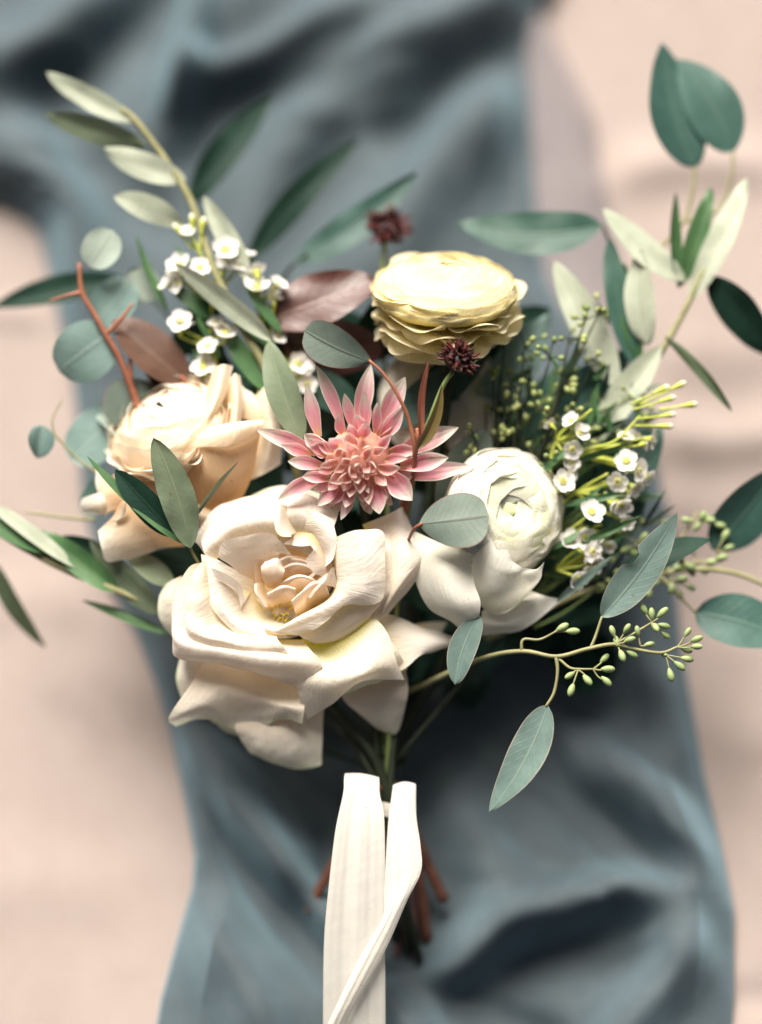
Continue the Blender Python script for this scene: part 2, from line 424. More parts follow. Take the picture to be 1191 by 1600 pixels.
M['white'] = petal_mat('white_bloom_petal', [(0, (.68, .72, .30)), (.25, (.82, .83, .64)), (.6, (.88, .87, .79)), (1, (.90, .89, .84))], .3, vein=.25, blotch=.02)
M['white_plain'] = petal_mat('white_outer_petal', [(0, (.88, .87, .72)), (.3, (.92, .90, .79)), (1, (.94, .925, .85))], .3, vein=.25, blotch=.02)
M['white_heart'] = petal_mat('white_bloom_heart_petal', [(0, (.62, .68, .16)), (.6, (.80, .81, .50)), (1, (.88, .88, .76))], .32, vein=.2, blotch=.02)
M['yellow'] = petal_mat('yellow_bloom_petal', [(0, (.88, .66, .12)), (.4, (.91, .79, .36)), (.8, (.93, .86, .58)), (1, (.93, .85, .62))], .38, vein=.3, blotch=.03)
M['yellow_top'] = petal_mat('pale_yellow_bloom_petal', [(0, (.86, .72, .22)), (.5, (.89, .81, .45)), (.84, (.91, .87, .64)), (1, (.88, .76, .46))], .32, vein=.3, blotch=.02)
M['pinkp'] = petal_mat('pink_dahlia_petal', [(0, (.86, .56, .26)), (.2, (.86, .40, .42)), (.5, (.88, .44, .50)), (.76, (.91, .70, .67)), (.92, (.94, .88, .77))], .32, edge=(.93, .86, .76), edge_w=.72, vein=.45, blotch=.14)
M['pinkc'] = petal_mat('pink_dahlia_heart_petal', [(0, (.88, .56, .36)), (.3, (.88, .50, .48)), (.7, (.90, .62, .58)), (.95, (.93, .84, .72))], .32, edge=(.93, .83, .71), edge_w=.72, vein=.4, blotch=.12)
M['euc'] = leaf_mat('glaucous_eucalyptus_leaf', (.15, .245, .215), (.21, .31, .27), (.30, .38, .32), rim=(.30, .27, .22))
M['eucdull'] = leaf_mat('grey_green_leaf', (.14, .20, .16), (.19, .25, .205), (.09, .10, .075), rough=.55, rim=(.16, .11, .09), vs=.7)
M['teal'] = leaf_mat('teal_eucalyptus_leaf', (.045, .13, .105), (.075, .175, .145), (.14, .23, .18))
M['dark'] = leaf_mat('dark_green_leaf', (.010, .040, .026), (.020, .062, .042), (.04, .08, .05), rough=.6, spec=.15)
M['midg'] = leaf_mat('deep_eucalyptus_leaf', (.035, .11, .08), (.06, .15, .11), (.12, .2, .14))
M['round'] = leaf_mat('silver_dollar_leaf', (.19, .33, .30), (.26, .39, .35), (.34, .44, .38), rough=.6, nveins=7)
M['roundpale'] = leaf_mat('pale_silver_leaf', (.42, .53, .44), (.52, .62, .53), (.33, .42, .32), rough=.6, nveins=7)
M['olive'] = leaf_mat('olive_leaf_top', (.10, .155, .075), (.145, .20, .105), (.24, .29, .17), rough=.5, nveins=16, vs=.45)
M['olivepale'] = leaf_mat('olive_leaf_underside', (.54, .61, .45), (.68, .74, .58), (.42, .48, .30), rough=.55, nveins=16, vs=.5, trans=.2)
M['olivemid'] = leaf_mat('olive_leaf_grey_side', (.20, .27, .16), (.29, .36, .23), (.33, .38, .22), rough=.55, nveins=16, vs=.5)
M['green'] = leaf_mat('fresh_green_leaf', (.05, .15, .055), (.10, .22, .08), (.16, .28, .12), rough=.45, nveins=14)
M['brown'] = leaf_mat('burgundy_leaf', (.065, .022, .018), (.13, .05, .035), (.22, .12, .09), rough=.4, nveins=9, vs=.7, spec=.5)
M['bronze'] = leaf_mat('bronze_leaf', (.10, .048, .03), (.165, .085, .055), (.22, .14, .09), rough=.5, nveins=9)
M['budleaf'] = leaf_mat('young_reddish_leaf', (.23, .22, .06), (.30, .20, .07), (.30, .06, .04), rough=.45)
M['redleaf'] = leaf_mat('red_shoot_leaf', (.20, .045, .035), (.26, .09, .05), (.3, .12, .06), rough=.45)
M['stem_green'] = plain_mat('green_stem', (.13, .19, .06), (.20, .25, .09), 150, .5, stretch=(1, .2, 1))
M['stem_shaded'] = plain_mat('shade_darkened_stem', (.010, .015, .008), (.018, .026, .013), 150, .5)  # green stems made near black: shade under the bouquet put into the colour
M['stem_olive'] = plain_mat('olive_twig_bark', (.19, .19, .085), (.28, .27, .14), 180, .65)
M['stem_red'] = plain_mat('reddish_twig', (.20, .065, .038), (.28, .11, .06), 160, .5)
M['stem_brown'] = plain_mat('brown_cut_stem', (.07, .028, .02), (.12, .05, .032), 160, .6)
M['stem_mauve'] = plain_mat('mauve_cut_stem', (.085, .048, .046), (.14, .08, .075), 160, .6)
M['seed'] = plain_mat('eucalyptus_bud', (.19, .26, .105), (.28, .35, .155), 260, .5)
M['seed_pale'] = plain_mat('pale_bud', (.36, .42, .16), (.48, .52, .26), 260, .55)
M['bud_dark'] = plain_mat('small_green_bud', (.10, .15, .045), (.34, .38, .14), 120, .55)
M['wax'] = petal_mat('waxflower_petal', [(0, (.80, .78, .62)), (.3, (.88, .86, .82)), (1, (.89, .87, .84))], .25, vein=.15, blotch=.02)
M['waxc'] = plain_mat('waxflower_cup', (.42, .42, .05), (.52, .50, .10), 300, .45)
M['waxg'] = plain_mat('waxflower_stalk', (.34, .40, .05), (.46, .50, .09), 200, .5)
M['scab'] = plain_mat('dark_seedhead', (.012, .004, .005), (.06, .015, .012), 300, .5)
M['scabred'] = plain_mat('dark_red_floret', (.05, .008, .01), (.12, .022, .018), 300, .5)
M['bract'] = leaf_mat('green_bract', (.07, .10, .05), (.13, .16, .09), (.2, .22, .12))
M['ribbon'] = petal_mat('ivory_silk_ribbon', [(0, (.72, .70, .63)), (.5, (.78, .755, .69)), (1, (.77, .745, .68))], .25, rough=.42, vein=.14, blotch=.09)
M['heart'] = plain_mat('golden_stamens', (.50, .36, .03), (.66, .52, .08), 300, .6)
M['peachcore'] = plain_mat('peach_flower_base', (.72, .42, .2), (.8, .52, .28), 100, .6)
M['creamcore'] = plain_mat('cream_flower_base', (.70, .52, .30), (.78, .62, .42), 100, .6)
M['whitecore'] = plain_mat('pale_green_flower_base', (.55, .62, .3), (.68, .74, .45), 100, .6)
M['yellowcore'] = plain_mat('yellow_flower_base', (.72, .58, .16), (.8, .68, .3), 100, .6)
M['pinkcore'] = plain_mat('pink_flower_base', (.6, .25, .2), (.7, .35, .25), 100, .6)

# ------------------------------------------------------------------ setting: blush cloth and blue cloth
def ridges(u, v, defs):
    """sum of soft folds: each (points, height, half width[, sharpness])"""
    h = np.zeros_like(u)
    for d in defs:
        pts, amp, w = d[0], d[1], d[2]; sh = d[3] if len(d) > 3 else 2.0
        c = cr(np.array(pts, float), 14 * (len(pts) - 1) + 1)
        best = np.full(u.shape, 1e9); tt = np.zeros(u.shape)
        for k in range(len(c) - 1):
            a, b = c[k], c[k + 1]; ab = b - a
            t = np.clip(((u - a[0]) * ab[0] + (v - a[1]) * ab[1]) / (ab @ ab + 1e-9), 0, 1)
            dd = np.hypot(u - a[0] - t * ab[0], v - a[1] - t * ab[1])
            m = dd < best; best = np.where(m, dd, best); tt = np.where(m, (k + t) / (len(c) - 1), tt)
        env = np.clip(np.minimum(tt, 1 - tt) / .35, 0, 1); env = env * env * (3 - 2 * env)
        h += amp * np.exp(-(best / w) ** sh) * (.25 + .75 * env)
    return h

PINK_FOLDS = [
    ([(930, 300), (1020, 262), (1120, 258), (1300, 270)], .010, 34),
    ([(1000, 640), (1080, 690), (1180, 690), (1320, 660)], .012, 40),
    ([(1010, 790), (1100, 800), (1320, 790)], .006, 50),
    ([(1040, 520), (1120, 560), (1320, 520)], .005, 45),
    ([(-200, 470), (0, 490), (80, 500)], .004, 22),
    ([(-200, 960), (40, 940), (160, 960)], .004, 50),
    ([(-200, 1420), (60, 1380), (240, 1440)], .003, 60),
    ([(1110, 1580), (1200, 1560), (1400, 1570)], -.004, 30),
]
nU, nV = 240, 260
uu, vv = np.meshgrid(np.linspace(-900, 2100, nU), np.linspace(-900, 2400, nV))
nzp = Noise(3)
hp = .65 * ridges(uu, vv, PINK_FOLDS) + .0012 * nzp(np.stack([uu, vv, 0 * uu], -1), .012)
hp *= np.clip(1.6 - np.hypot((uu - 595) / 1300, (vv - 800) / 1400), 0, 1)
Pp = G(uu, vv, 0 * uu); Pp[..., 2] = hp
gnd = grid_obj('tabletop_cloth', Pp, M['pink'], None, kind='structure', world=True)
gnd['label'] = 'blush pink linen spread flat under the blue cloth and bouquet'

vL = [-260, 200, 262, 300, 325, 350, 380, 480, 560, 760, 900, 960, 1050, 1130, 1230, 1330, 1380, 1450, 1560, 1700, 1900]
xL = [-330, -260, -150, -15, 35, 58, 66, 88, 106, 130, 165, 200, 235, 262, 285, 303, 300, 280, 247, 222, 190]
vR = [-260, -100, 0, 60, 200, 330, 420, 520, 650, 750, 930, 1080, 1200, 1320, 1420, 1560, 1700, 1900]
xR = [1010, 905, 850, 840, 838, 838, 856, 950, 1020, 1032, 1060, 1085, 1100, 1128, 1148, 1150, 1140, 1120]
BLUE_FOLDS = [
    # upper part
    ([(-260, 190), (-60, 130), (60, 85), (150, 25), (260, -90)], .018, 50),
    ([(330, -200), (312, -20), (296, 90), (276, 190), (225, 300)], .016, 22),
    ([(210, 210), (300, 135), (400, 104), (480, 66), (580, 18), (760, -110)], .019, 36),
    ([(470, 170), (590, 90), (720, 45), (860, -20), (980, -110)], .017, 60),
    ([(480, -140), (440, 10), (350, 75), (300, 100)], -.010, 36),
    ([(330, -60), (220, 40), (120, 130), (40, 190)], -.012, 42),
    ([(520, 110), (420, 140), (330, 200), (260, 320)], -.010, 40),
    ([(640, 150), (540, 210), (470, 330), (400, 460)], -.010, 42),
    ([(900, -10), (800, 70), (700, 140), (640, 230), (600, 360)], -.012, 40),
    ([(380, 420), (470, 250), (600, 160), (700, 100)], .012, 48),
    ([(560, 520), (640, 320), (740, 200), (840, 110)], .016, 60),
    ([(836, 40), (842, 200), (834, 340), (830, 520)], .006, 16),
    ([(890, 90), (915, 250), (935, 420), (960, 560)], .012, 34),
    ([(-40, 190), (60, 230), (110, 330), (130, 480), (150, 640)], .014, 40),
    ([(60, 160), (140, 260), (230, 330), (330, 380)], -.010, 40),
    ([(-120, 250), (0, 240), (60, 300)], .010, 34),
    # lower part
    ([(190, 900), (270, 1080), (340, 1220), (440, 1350), (560, 1480), (640, 1620)], .016, 36),
    ([(310, 1240), (400, 1390), (500, 1500), (600, 1640)], -.016, 28),
    ([(280, 1330), (340, 1470), (400, 1580), (440, 1760)], .016, 54),
    ([(240, 1010), (280, 1150), (305, 1290), (290, 1420)], .010, 26),
    ([(620, 1680), (700, 1520), (820, 1432), (960, 1392), (1070, 1410), (1120, 1500)], .019, 42),
    ([(560, 1500), (720, 1575), (860, 1640), (980, 1760)], -.014, 34),
    ([(740, 1550), (860, 1500), (980, 1510), (1040, 1560)], -.009, 46),
    ([(1060, 1400), (1050, 1500), (970, 1610), (900, 1740)], .018, 44),
    ([(820, 1210), (940, 1290), (1040, 1370), (1130, 1470)], -.014, 38),
    ([(860, 1130), (990, 1230), (1080, 1330), (1150, 1420)], .016, 46),
    ([(640, 1160), (730, 1280), (780, 1400), (760, 1480)], .010, 50),
    ([(980, 960), (1050, 1120), (1090, 1260)], .010, 36),
    ([(560, 1120), (600, 1300), (640, 1420), (660, 1540)], -.012, 95),
    ([(590, 1220), (540, 1330), (470, 1450)], -.014, 46),
]
rw = np.random.default_rng(77)
for cx_, cy_, an_, n_ in [(180, 120, -.7, 6), (560, 110, -.5, 6), (420, 300, -.9, 4), (760, 260, -1.2, 5), (330, 1260, .95, 6), (900, 1300, .75, 7), (820, 1480, -.4, 5), (520, 1500, .9, 4), (100, 260, .7, 3), (1000, 1180, .8, 4)]:
    for _ in range(n_):
        x_, y_ = cx_ + rw.normal(0, 90), cy_ + rw.normal(0, 70); a_ = an_ + rw.normal(0, .25); L_ = rw.uniform(70, 170)
        BLUE_FOLDS.append(([(x_ - L_ * math.cos(a_), y_ - L_ * math.sin(a_)), (x_ + rw.normal(0, 12), y_ + rw.normal(0, 12)), (x_ + L_ * math.cos(a_), y_ + L_ * math.sin(a_))], rw.choice([-1, 1]) * rw.uniform(.0012, .0035), rw.uniform(9, 18)))
nU, nV = 300, 480
vv = np.linspace(-250, 1880, nV)[:, None] * np.ones((1, nU))
ss = np.linspace(0, 1, nU)[None] * np.ones((nV, 1))
l = np.interp(vv, vL, xL); r = np.interp(vv, vR, xR)
nz1 = Noise(21)
edge = np.stack([vv, 0 * vv, 0 * vv], -1)
l = l + 5 * nz1(edge, .02); r = r + 5 * nz1(edge + 300, .02)
uu = l + (r - l) * ss
prof = np.minimum(1, np.minimum(ss, 1 - ss) * (r - l) / 70)
prof = prof ** .6
hb = .0125 + 1.25 * ridges(uu, vv, BLUE_FOLDS) - .012 * np.exp(-((uu - 700) / 330) ** 2 - ((vv - 1090) / 170) ** 2)
for ax_ in (0, 1):
    kk = np.exp(-(np.arange(-12, 13) / 3.0) ** 2); kk /= kk.sum()
    pad = np.pad(hb, [(12, 12) if a_ == ax_ else (0, 0) for a_ in (0, 1)], mode='edge')
    hb = np.apply_along_axis(lambda r_: np.convolve(r_, kk, 'valid'), ax_, pad)
pp = np.stack([uu, vv, 0 * uu], -1)
hb += .0014 * nz1(pp, .014) + .0004 * Noise(5)(pp, .05)
hb = .0025 + np.log1p(np.exp((hb - .003) / .004)) * .004 * prof + .0
Pb = G(uu, vv, 0 * uu + .012); Pb[..., 2] = hb + np.clip(np.interp(uu, [-900, 900], [0, 0]), 0, 1)
under = ridges(uu, vv, PINK_FOLDS); Pb[..., 2] += np.maximum(under, 0)
blue = grid_obj('draped_cloth', Pb, M['blue'], None, world=True)
blue['label'] = 'dusty blue silk cloth lying in loose folds beneath the bouquet'
blue['category'] = 'cloth'
vh = np.linspace(24, 640, 120)[:, None] * np.ones((1, 30)); sh_ = np.linspace(0, 1, 30)[None] * np.ones((120, 1))
xh0 = np.interp(vh, [24, 640], [812, 830]); xh1 = np.interp(vh, [24, 60, 130, 180, 260, 330, 500, 640], [846, 868, 906, 930, 941, 956, 992, 1016])
xh1 = xh1 + 4 * nz1(np.stack([vh, 0 * vh, 0 * vh], -1), .02); xh = xh0 + (xh1 - xh0) * sh_
Ph = G(xh, vh, 0 * xh + .004); Ph[..., 2] = .003 + .008 * np.sin(np.pi * np.clip(sh_, 0, 1)) ** .7 + .0025 * nz1(np.stack([xh, vh * .35, 0 * xh], -1), .05) * (1 - sh_) + .65 * np.maximum(ridges(xh, vh, PINK_FOLDS), 0)
grid_obj('sheer_edge', Ph, M['sheer'], blue, world=True)
sm = blue.modifiers.new('thickness', 'SOLIDIFY'); sm.thickness = .0009; sm.offset = -1

# ------------------------------------------------------------------ flowers
FG = 'flowers gathered in the bouquet'
BIND = (603, 1222, -85)
def flower_stem(parent, start, end, r=7, mat='stem_green', via=None):
    p = [start] + ([via] if via else []) + [BIND, end]
    j = random.uniform(-14, 14); q = np.array(p, float); q[-2, 0] += j; q[-2, 2] += random.uniform(-26, -6)
    return tube('stem', q, r, r * .9, M[mat], parent, 9, 1.5, int(start[0]))

sd_ = 100
def dome(parent, C, axis, R, Hh, rims, n, mat, ruf0, dip=0, dipw=30, low=-40, step=.012, nu=22, nv=20, heart=None, lift=2.0, overl=1.5):
    global sd_
    a, e1, e2 = frame(axis)
    for i, ph in enumerate(rims):
        off = random.uniform(0, 6); nn = max(3, n - i // 3); ruf = ruf0 * (2.0 if ph > 64 else 1.25 if ph > 45 else 1)
        for k in range(nn):
            sd_ += 1
            f = np.linspace(math.radians(116), math.radians(ph + random.uniform(-4, 4)), nv); sc = 1 - step * i
            r_ = R * sc * np.sin(f); z_ = Hh * sc * np.cos(f)
            z_ = np.where(f > np.pi / 2, low * .5 * (f - np.pi / 2) / .45, z_) - dip * np.exp(-(r_ / dipw) ** 2)
            t = np.linspace(0, 1, nv)
            s = np.linspace(-1, 1, nu)[None]; th = off + 2 * math.pi * k / nn + s * math.pi / nn * overl
            tt = t[:, None] * (1 - .16 * np.abs(s) ** 2.4)
            rr = np.interp(tt.ravel(), t, r_).reshape(tt.shape); zz = np.interp(tt.ravel(), t, z_).reshape(tt.shape)
            off_n = 1.0 * s + lift * np.clip((tt - .75) / .25, 0, 1) ** 2
            fr = np.interp(tt.ravel(), t, f).reshape(tt.shape)
            rr = rr + off_n * np.sin(fr); zz = zz + off_n * np.abs(np.cos(fr)) + .4 * off_n
            A = np.array(C, float) + (rr * np.cos(th))[..., None] * e1 + (rr * np.sin(th))[..., None] * e2 + zz[..., None] * a
            w = (np.clip(tt, 0, 1) ** 3)[..., None]; N1 = Noise(sd_); N2 = Noise(sd_ + 7)
            A = A + ruf * w * (N1(A, .1)[..., None] * a + .8 * N2(A, .12)[..., None] * (np.cos(th)[..., None] * e1 + np.sin(th)[..., None] * e2)) + .9 * N2(A, .05)[..., None] * a
            grid_obj('petal', A, M[heart] if heart and ph < 32 else M[mat], parent)

# --- cream rose
random.seed(11)
Z6 = (230, 740, 2.382)
rose = thing('rose', 'large open cream rose at the front with drooping lower petals', 'rose', (450, 930, -60), FG)
def P(rows, mat='cream', th=rose, tf=Z6, seed=[0], **k):
    seed[0] += 1
    return loft('petal', rows, M[mat], th, tf, seed=seed[0] * 17, **k)
P([[(380, 760, -95), (480, 780, -92), (580, 780, -92), (680, 780, -95)], [(330, 925, -80), (430, 930, -72), (540, 930, -70), (658, 880, -84)],
   [(345, 985, -86), (440, 1010, -74), (550, 1020, -74), (652, 1000, -86)], [(385, 1040, -98), (470, 1082, -96), (570, 1100, -98), (648, 1086, -98)]], 'cream_low', wob=3, rim=3)
P([[(215, 690, -62), (330, 710, -62), (450, 750, -62), (570, 790, -60)], [(165, 780, -42), (290, 800, -40), (430, 830, -48), (585, 850, -42)],
   [(82, 905, -48), (210, 868, -40), (320, 885, -62), (430, 885, -58), (510, 870, -34), (584, 885, -36)],
   [(105, 942, -66), (215, 912, -70), (320, 948, -84), (420, 950, -80), (500, 915, -56), (577, 930, -48)]], 'cream_low', wob=3, rim=2)
P([[(130, 380, -48), (135, 480, -44), (145, 620, -50)], [(95, 395, -52), (85, 480, -46), (120, 610, -55)], [(70, 410, -72), (42, 470, -68), (50, 550, -68), (108, 620, -75)]], 'cream_low', wob=2, rim=2)
P([[(200, 680, -62), (225, 740, -62), (205, 805, -66)], [(150, 685, -66), (150, 760, -64), (160, 825, -70)], [(120, 690, -84), (108, 765, -84), (126, 832, -86)]], 'cream_low', wob=2)
P([[(1000, 560, -105), (1010, 615, -105)], [(1060, 552, -104), (1050, 615, -100)], [(1117, 552, -112), (1085, 612, -106)]], 'cream_low', wob=1)
P([[(700, 750, -70), (820, 750, -62), (960, 715, -62)], [(730, 840, -72), (840, 850, -58), (972, 800, -70)],
   [(790, 895, -86), (870, 910, -76), (958, 880, -85)], [(850, 945, -102), (915, 972, -104), (940, 952, -102)]], 'cream_low', wob=4, rim=2)
P([[(840, 515, -48), (860, 620, -44), (880, 765, -42)], [(930, 532, -56), (950, 620, -42), (960, 725, -40)],
   [(1020, 572, -76), (1035, 622, -52), (1015, 678, -46)], [(1088, 588, -86), (1166, 626, -76), (1062, 664, -66)]], 'cream', wob=3, rim=2)
P([[(800, 190, -44), (860, 330, -32), (860, 480, -32), (800, 565, -38)], [(900, 150, -40), (930, 290, -14), (920, 430, -10), (860, 548, -26)],
   [(940, 128, -46), (960, 205, -30), (1002, 286, -16), (1006, 330, -12), (972, 388, -14), (882, 530, -32)],
   [(966, 118, -64), (980, 194, -58), (1040, 280, -42), (1048, 324, -34), (1012, 382, -38), (898, 526, -52)]], 'cream', wob=3, rim=3)
P([[(340, 180, -60), (420, 150, -56), (560, 140, -52)], [(340, 140, -58), (430, 100, -54), (560, 90, -54), (640, 110, -60)], [(345, 110, -72), (430, 62, -74), (540, 42, -76), (645, 72, -74)]], 'cream_low', wob=3, rim=3)
# front left and front right petals with rolled rims
P([[(215, 330, -26), (235, 450, -26), (290, 550, -28), (360, 606, -30), (460, 618, -30), (580, 618, -30)],
   [(160, 345, -8), (170, 480, -4), (212, 596, -8), (330, 640, -4), (470, 648, 0), (612, 660, -8)],
   [(112, 418, -24), (98, 530, -14), (125, 622, 4), (310, 662, 14), (475, 690, 14), (652, 706, -8)],
   [(93, 442, -46), (96, 560, -36), (116, 662, -6), (300, 698, 6), (455, 732, 5), (632, 742, -10)],
   [(108, 462, -66), (108, 600, -55), (106, 684, -22), (288, 714, -18), (442, 754, -18), (576, 804, -24)]], 'cream', wob=2.4, rim=1.5, nu=60, nv=44)
P([[(575, 612, -44), (620, 606, -46), (700, 592, -42), (800, 545, -34)], [(604, 676, -24), (680, 690, -26), (770, 650, -16), (852, 543, -14)],
   [(600, 758, -14), (700, 742, -4), (800, 712, 4), (898, 600, -8)], [(562, 812, -28), (690, 795, -8), (812, 752, 5), (926, 690, -8)],
   [(597, 914, -56), (690, 858, -38), (800, 774, -18), (957, 768, -26)]], 'cream_y', wob=2.4, rim=1.5, nu=40, nv=28)
def again(rows, sc, du, dv, dh, mat, seedn, rim=4.0):
    c_ = np.array([525., 560.])
    loft('petal', [[((x - c_[0]) * sc + c_[0] + du, (y - c_[1]) * sc + c_[1] + dv, h_ + dh) for x, y, h_ in r_] for r_ in rows], M[mat], rose, Z6, nu=50, nv=34, wob=3.2, rim=rim, seed=seedn)
again([[(235, 350, -30), (250, 450, -30), (300, 548, -30), (370, 600, -30), (470, 612, -30)], [(190, 345, -8), (196, 470, -2), (232, 580, -4), (340, 620, 0), (470, 630, 2)], [(150, 400, -10), (140, 520, -4), (165, 606, 8), (320, 650, 10), (500, 668, 6)], [(140, 420, -26), (128, 540, -20), (150, 634, -6), (310, 680, 2), (520, 700, -6)]], 1.0, 14, -16, 5, 'cream', 901, 3)
again([[(640, 640, -30), (740, 610, -28), (830, 540, -26)], [(690, 700, -14), (790, 660, -6), (880, 575, -8)], [(700, 760, -16), (830, 715, -2), (930, 640, -12)], [(690, 800, -36), (840, 750, -20), (960, 700, -32)]], 1.0, 10, 30, -18, 'cream_low', 902, 4)
again([[(800, 190, -44), (860, 330, -36), (860, 480, -36), (800, 565, -42)], [(900, 160, -40), (925, 290, -22), (915, 430, -20), (850, 545, -32)], [(935, 140, -50), (960, 230, -40), (985, 320, -34), (960, 400, -34), (880, 525, -44)]], .95, -6, 14, 6, 'cream', 903, 4)
again([[(300, 700, -70), (450, 740, -70), (590, 790, -70)], [(250, 820, -66), (400, 870, -64), (580, 880, -62)], [(210, 900, -90), (330, 960, -92), (520, 965, -88), (610, 945, -80)]], 1.0, 26, 24, -14, 'cream_low', 904, 5)
again([[(235, 340, -20), (300, 290, -18), (400, 250, -18), (520, 250, -20)], [(200, 280, -20), (270, 210, -12), (380, 160, -10), (520, 160, -10)], [(176, 260, -38), (240, 150, -36), (350, 100, -36), (520, 84, -36)]], 1.0, -4, -8, -10, 'cream', 905, 5)
# cup walls
P([[(450, 380, -52), (425, 460, -54), (455, 520, -54), (540, 545, -54)], [(340, 360, -20), (340, 470, -20), (380, 545, -22), (500, 585, -24)],
   [(262, 320, -2), (272, 455, 2), (318, 545, 2), (410, 592, -2), (520, 606, -8)], [(200, 300, -8), (230, 470, -2), (294, 562, 0), (372, 614, -2), (470, 614, -6), (560, 606, -12)]], 'cream', wob=2.4, rim=2, nu=40)
P([[(350, 420, -30), (385, 440, -34)], [(262, 390, 2), (330, 440, -10), (350, 500, -16)], [(236, 352, 9), (300, 375, 10), (352, 418, 2), (362, 470, -6)]], 'cream', wob=1.5, rim=2)
P([[(235, 340, -18), (300, 290, -16), (390, 250, -14), (490, 250, -16)], [(212, 290, -12), (272, 228, -2), (370, 180, 0), (480, 172, 0)],
   [(196, 238, -26), (262, 150, -22), (330, 142, -18), (400, 112, -20), (480, 100, -20)]], 'cream', wob=3, rim=4)
P([[(400, 430, -44), (450, 400, -50), (510, 350, -48)], [(320, 350, -12), (400, 310, -18), (490, 300, -26)], [(264, 312, 5), (288, 252, 9), (396, 226, 8), (470, 228, 4), (536, 300, -8)]], 'inner', wob=2, rim=3)
P([[(470, 220, -18), (560, 240, -20), (650, 290, -22)], [(475, 150, -8), (570, 150, -2), (690, 210, -4)], [(468, 112, -20), (560, 80, -22), (640, 98, -24), (712, 150, -24)]], 'cream', wob=3, rim=4)
P([[(540, 140, -10), (560, 200, -16), (610, 260, -22), (655, 355, -26)], [(620, 140, 0), (640, 200, 2), (660, 262, 0), (664, 345, -8)], [(692, 172, 4), (706, 240, 10), (694, 312, 8), (660, 352, 0)]], 'cream', wob=2, rim=3)
P([[(520, 120, -8), (535, 170, -10), (560, 220, -18)], [(498, 112, 6), (505, 180, 6), (538, 228, 0)], [(478, 116, 4), (476, 200, 16), (496, 230, 16), (536, 234, 6)]], 'cream', wob=1.2, rim=1.5, nu=20)
P([[(560, 215, -8), (630, 235, -6), (690, 330, -14)], [(540, 240, -12), (600, 260, 2), (650, 330, -4), (680, 380, -16)], [(505, 262, -22), (560, 270, 0), (626, 272, 6), (590, 324, 8), (618, 360, 2), (658, 388, -14)]], 'inner', wob=1.5, rim=2)
P([[(500, 270, -30), (590, 300, -34), (650, 360, -36)], [(480, 320, -44), (560, 330, -46), (640, 390, -46)], [(470, 380, -56), (540, 380, -58), (620, 420, -56)]], 'inner', wob=1.5)
P([[(690, 250, -22), (700, 360, -30), (700, 410, -34), (664, 470, -38), (570, 530, -40), (490, 590, -32)],
   [(705, 236, 8), (714, 360, 12), (718, 412, 14), (690, 470, 12), (575, 528, 8), (474, 584, 2)],
   [(760, 214, 16), (800, 330, 20), (800, 430, 20), (740, 475, 18), (630, 545, 10), (510, 592, 2)],
   [(796, 208, 8), (878, 216, 4), (886, 312, 6), (879, 466, 2), (800, 490, 6), (736, 486, 10), (652, 562, 6), (560, 604, -2)]], 'cream', wob=2.2, rim=2, nu=60, nv=34)
P([[(882, 455, -4), (800, 485, 2), (735, 484, 4), (640, 560, 0), (560, 600, -8)], [(866, 488, -10), (790, 540, -8), (700, 585, -10), (580, 612, -16)], [(840, 520, -24), (770, 585, -26), (700, 622, -26), (630, 632, -26), (585, 616, -22)]], 'cream', wob=1.6)
P([[(640, 350, -20), (690, 340, -20), (712, 400, -22)], [(640, 400, -20), (690, 420, -12), (712, 430, -16)], [(625, 455, -18), (660, 400, -2), (690, 350, 4), (708, 410, -4)]], 'inner', wob=1)
P([[(480, 190, -30), (600, 200, -30), (710, 280, -28)], [(490, 240, -38), (600, 280, -40), (700, 380, -36)], [(500, 300, -46), (590, 330, -48), (680, 440, -46)]], 'inner', wob=2)
P([[(520, 300, -34), (600, 318, -34), (668, 372, -36)], [(516, 312, -20), (602, 330, -16), (676, 392, -22)], [(512, 330, -26), (598, 352, -22), (670, 412, -26)]], 'inner', wob=2, rim=3)
P([[(470, 300, -40), (440, 340, -42), (430, 400, -42)], [(440, 296, -24), (408, 340, -22), (404, 410, -24)], [(430, 306, -20), (400, 350, -16), (408, 416, -20)]], 'inner', wob=1.5, rim=3)
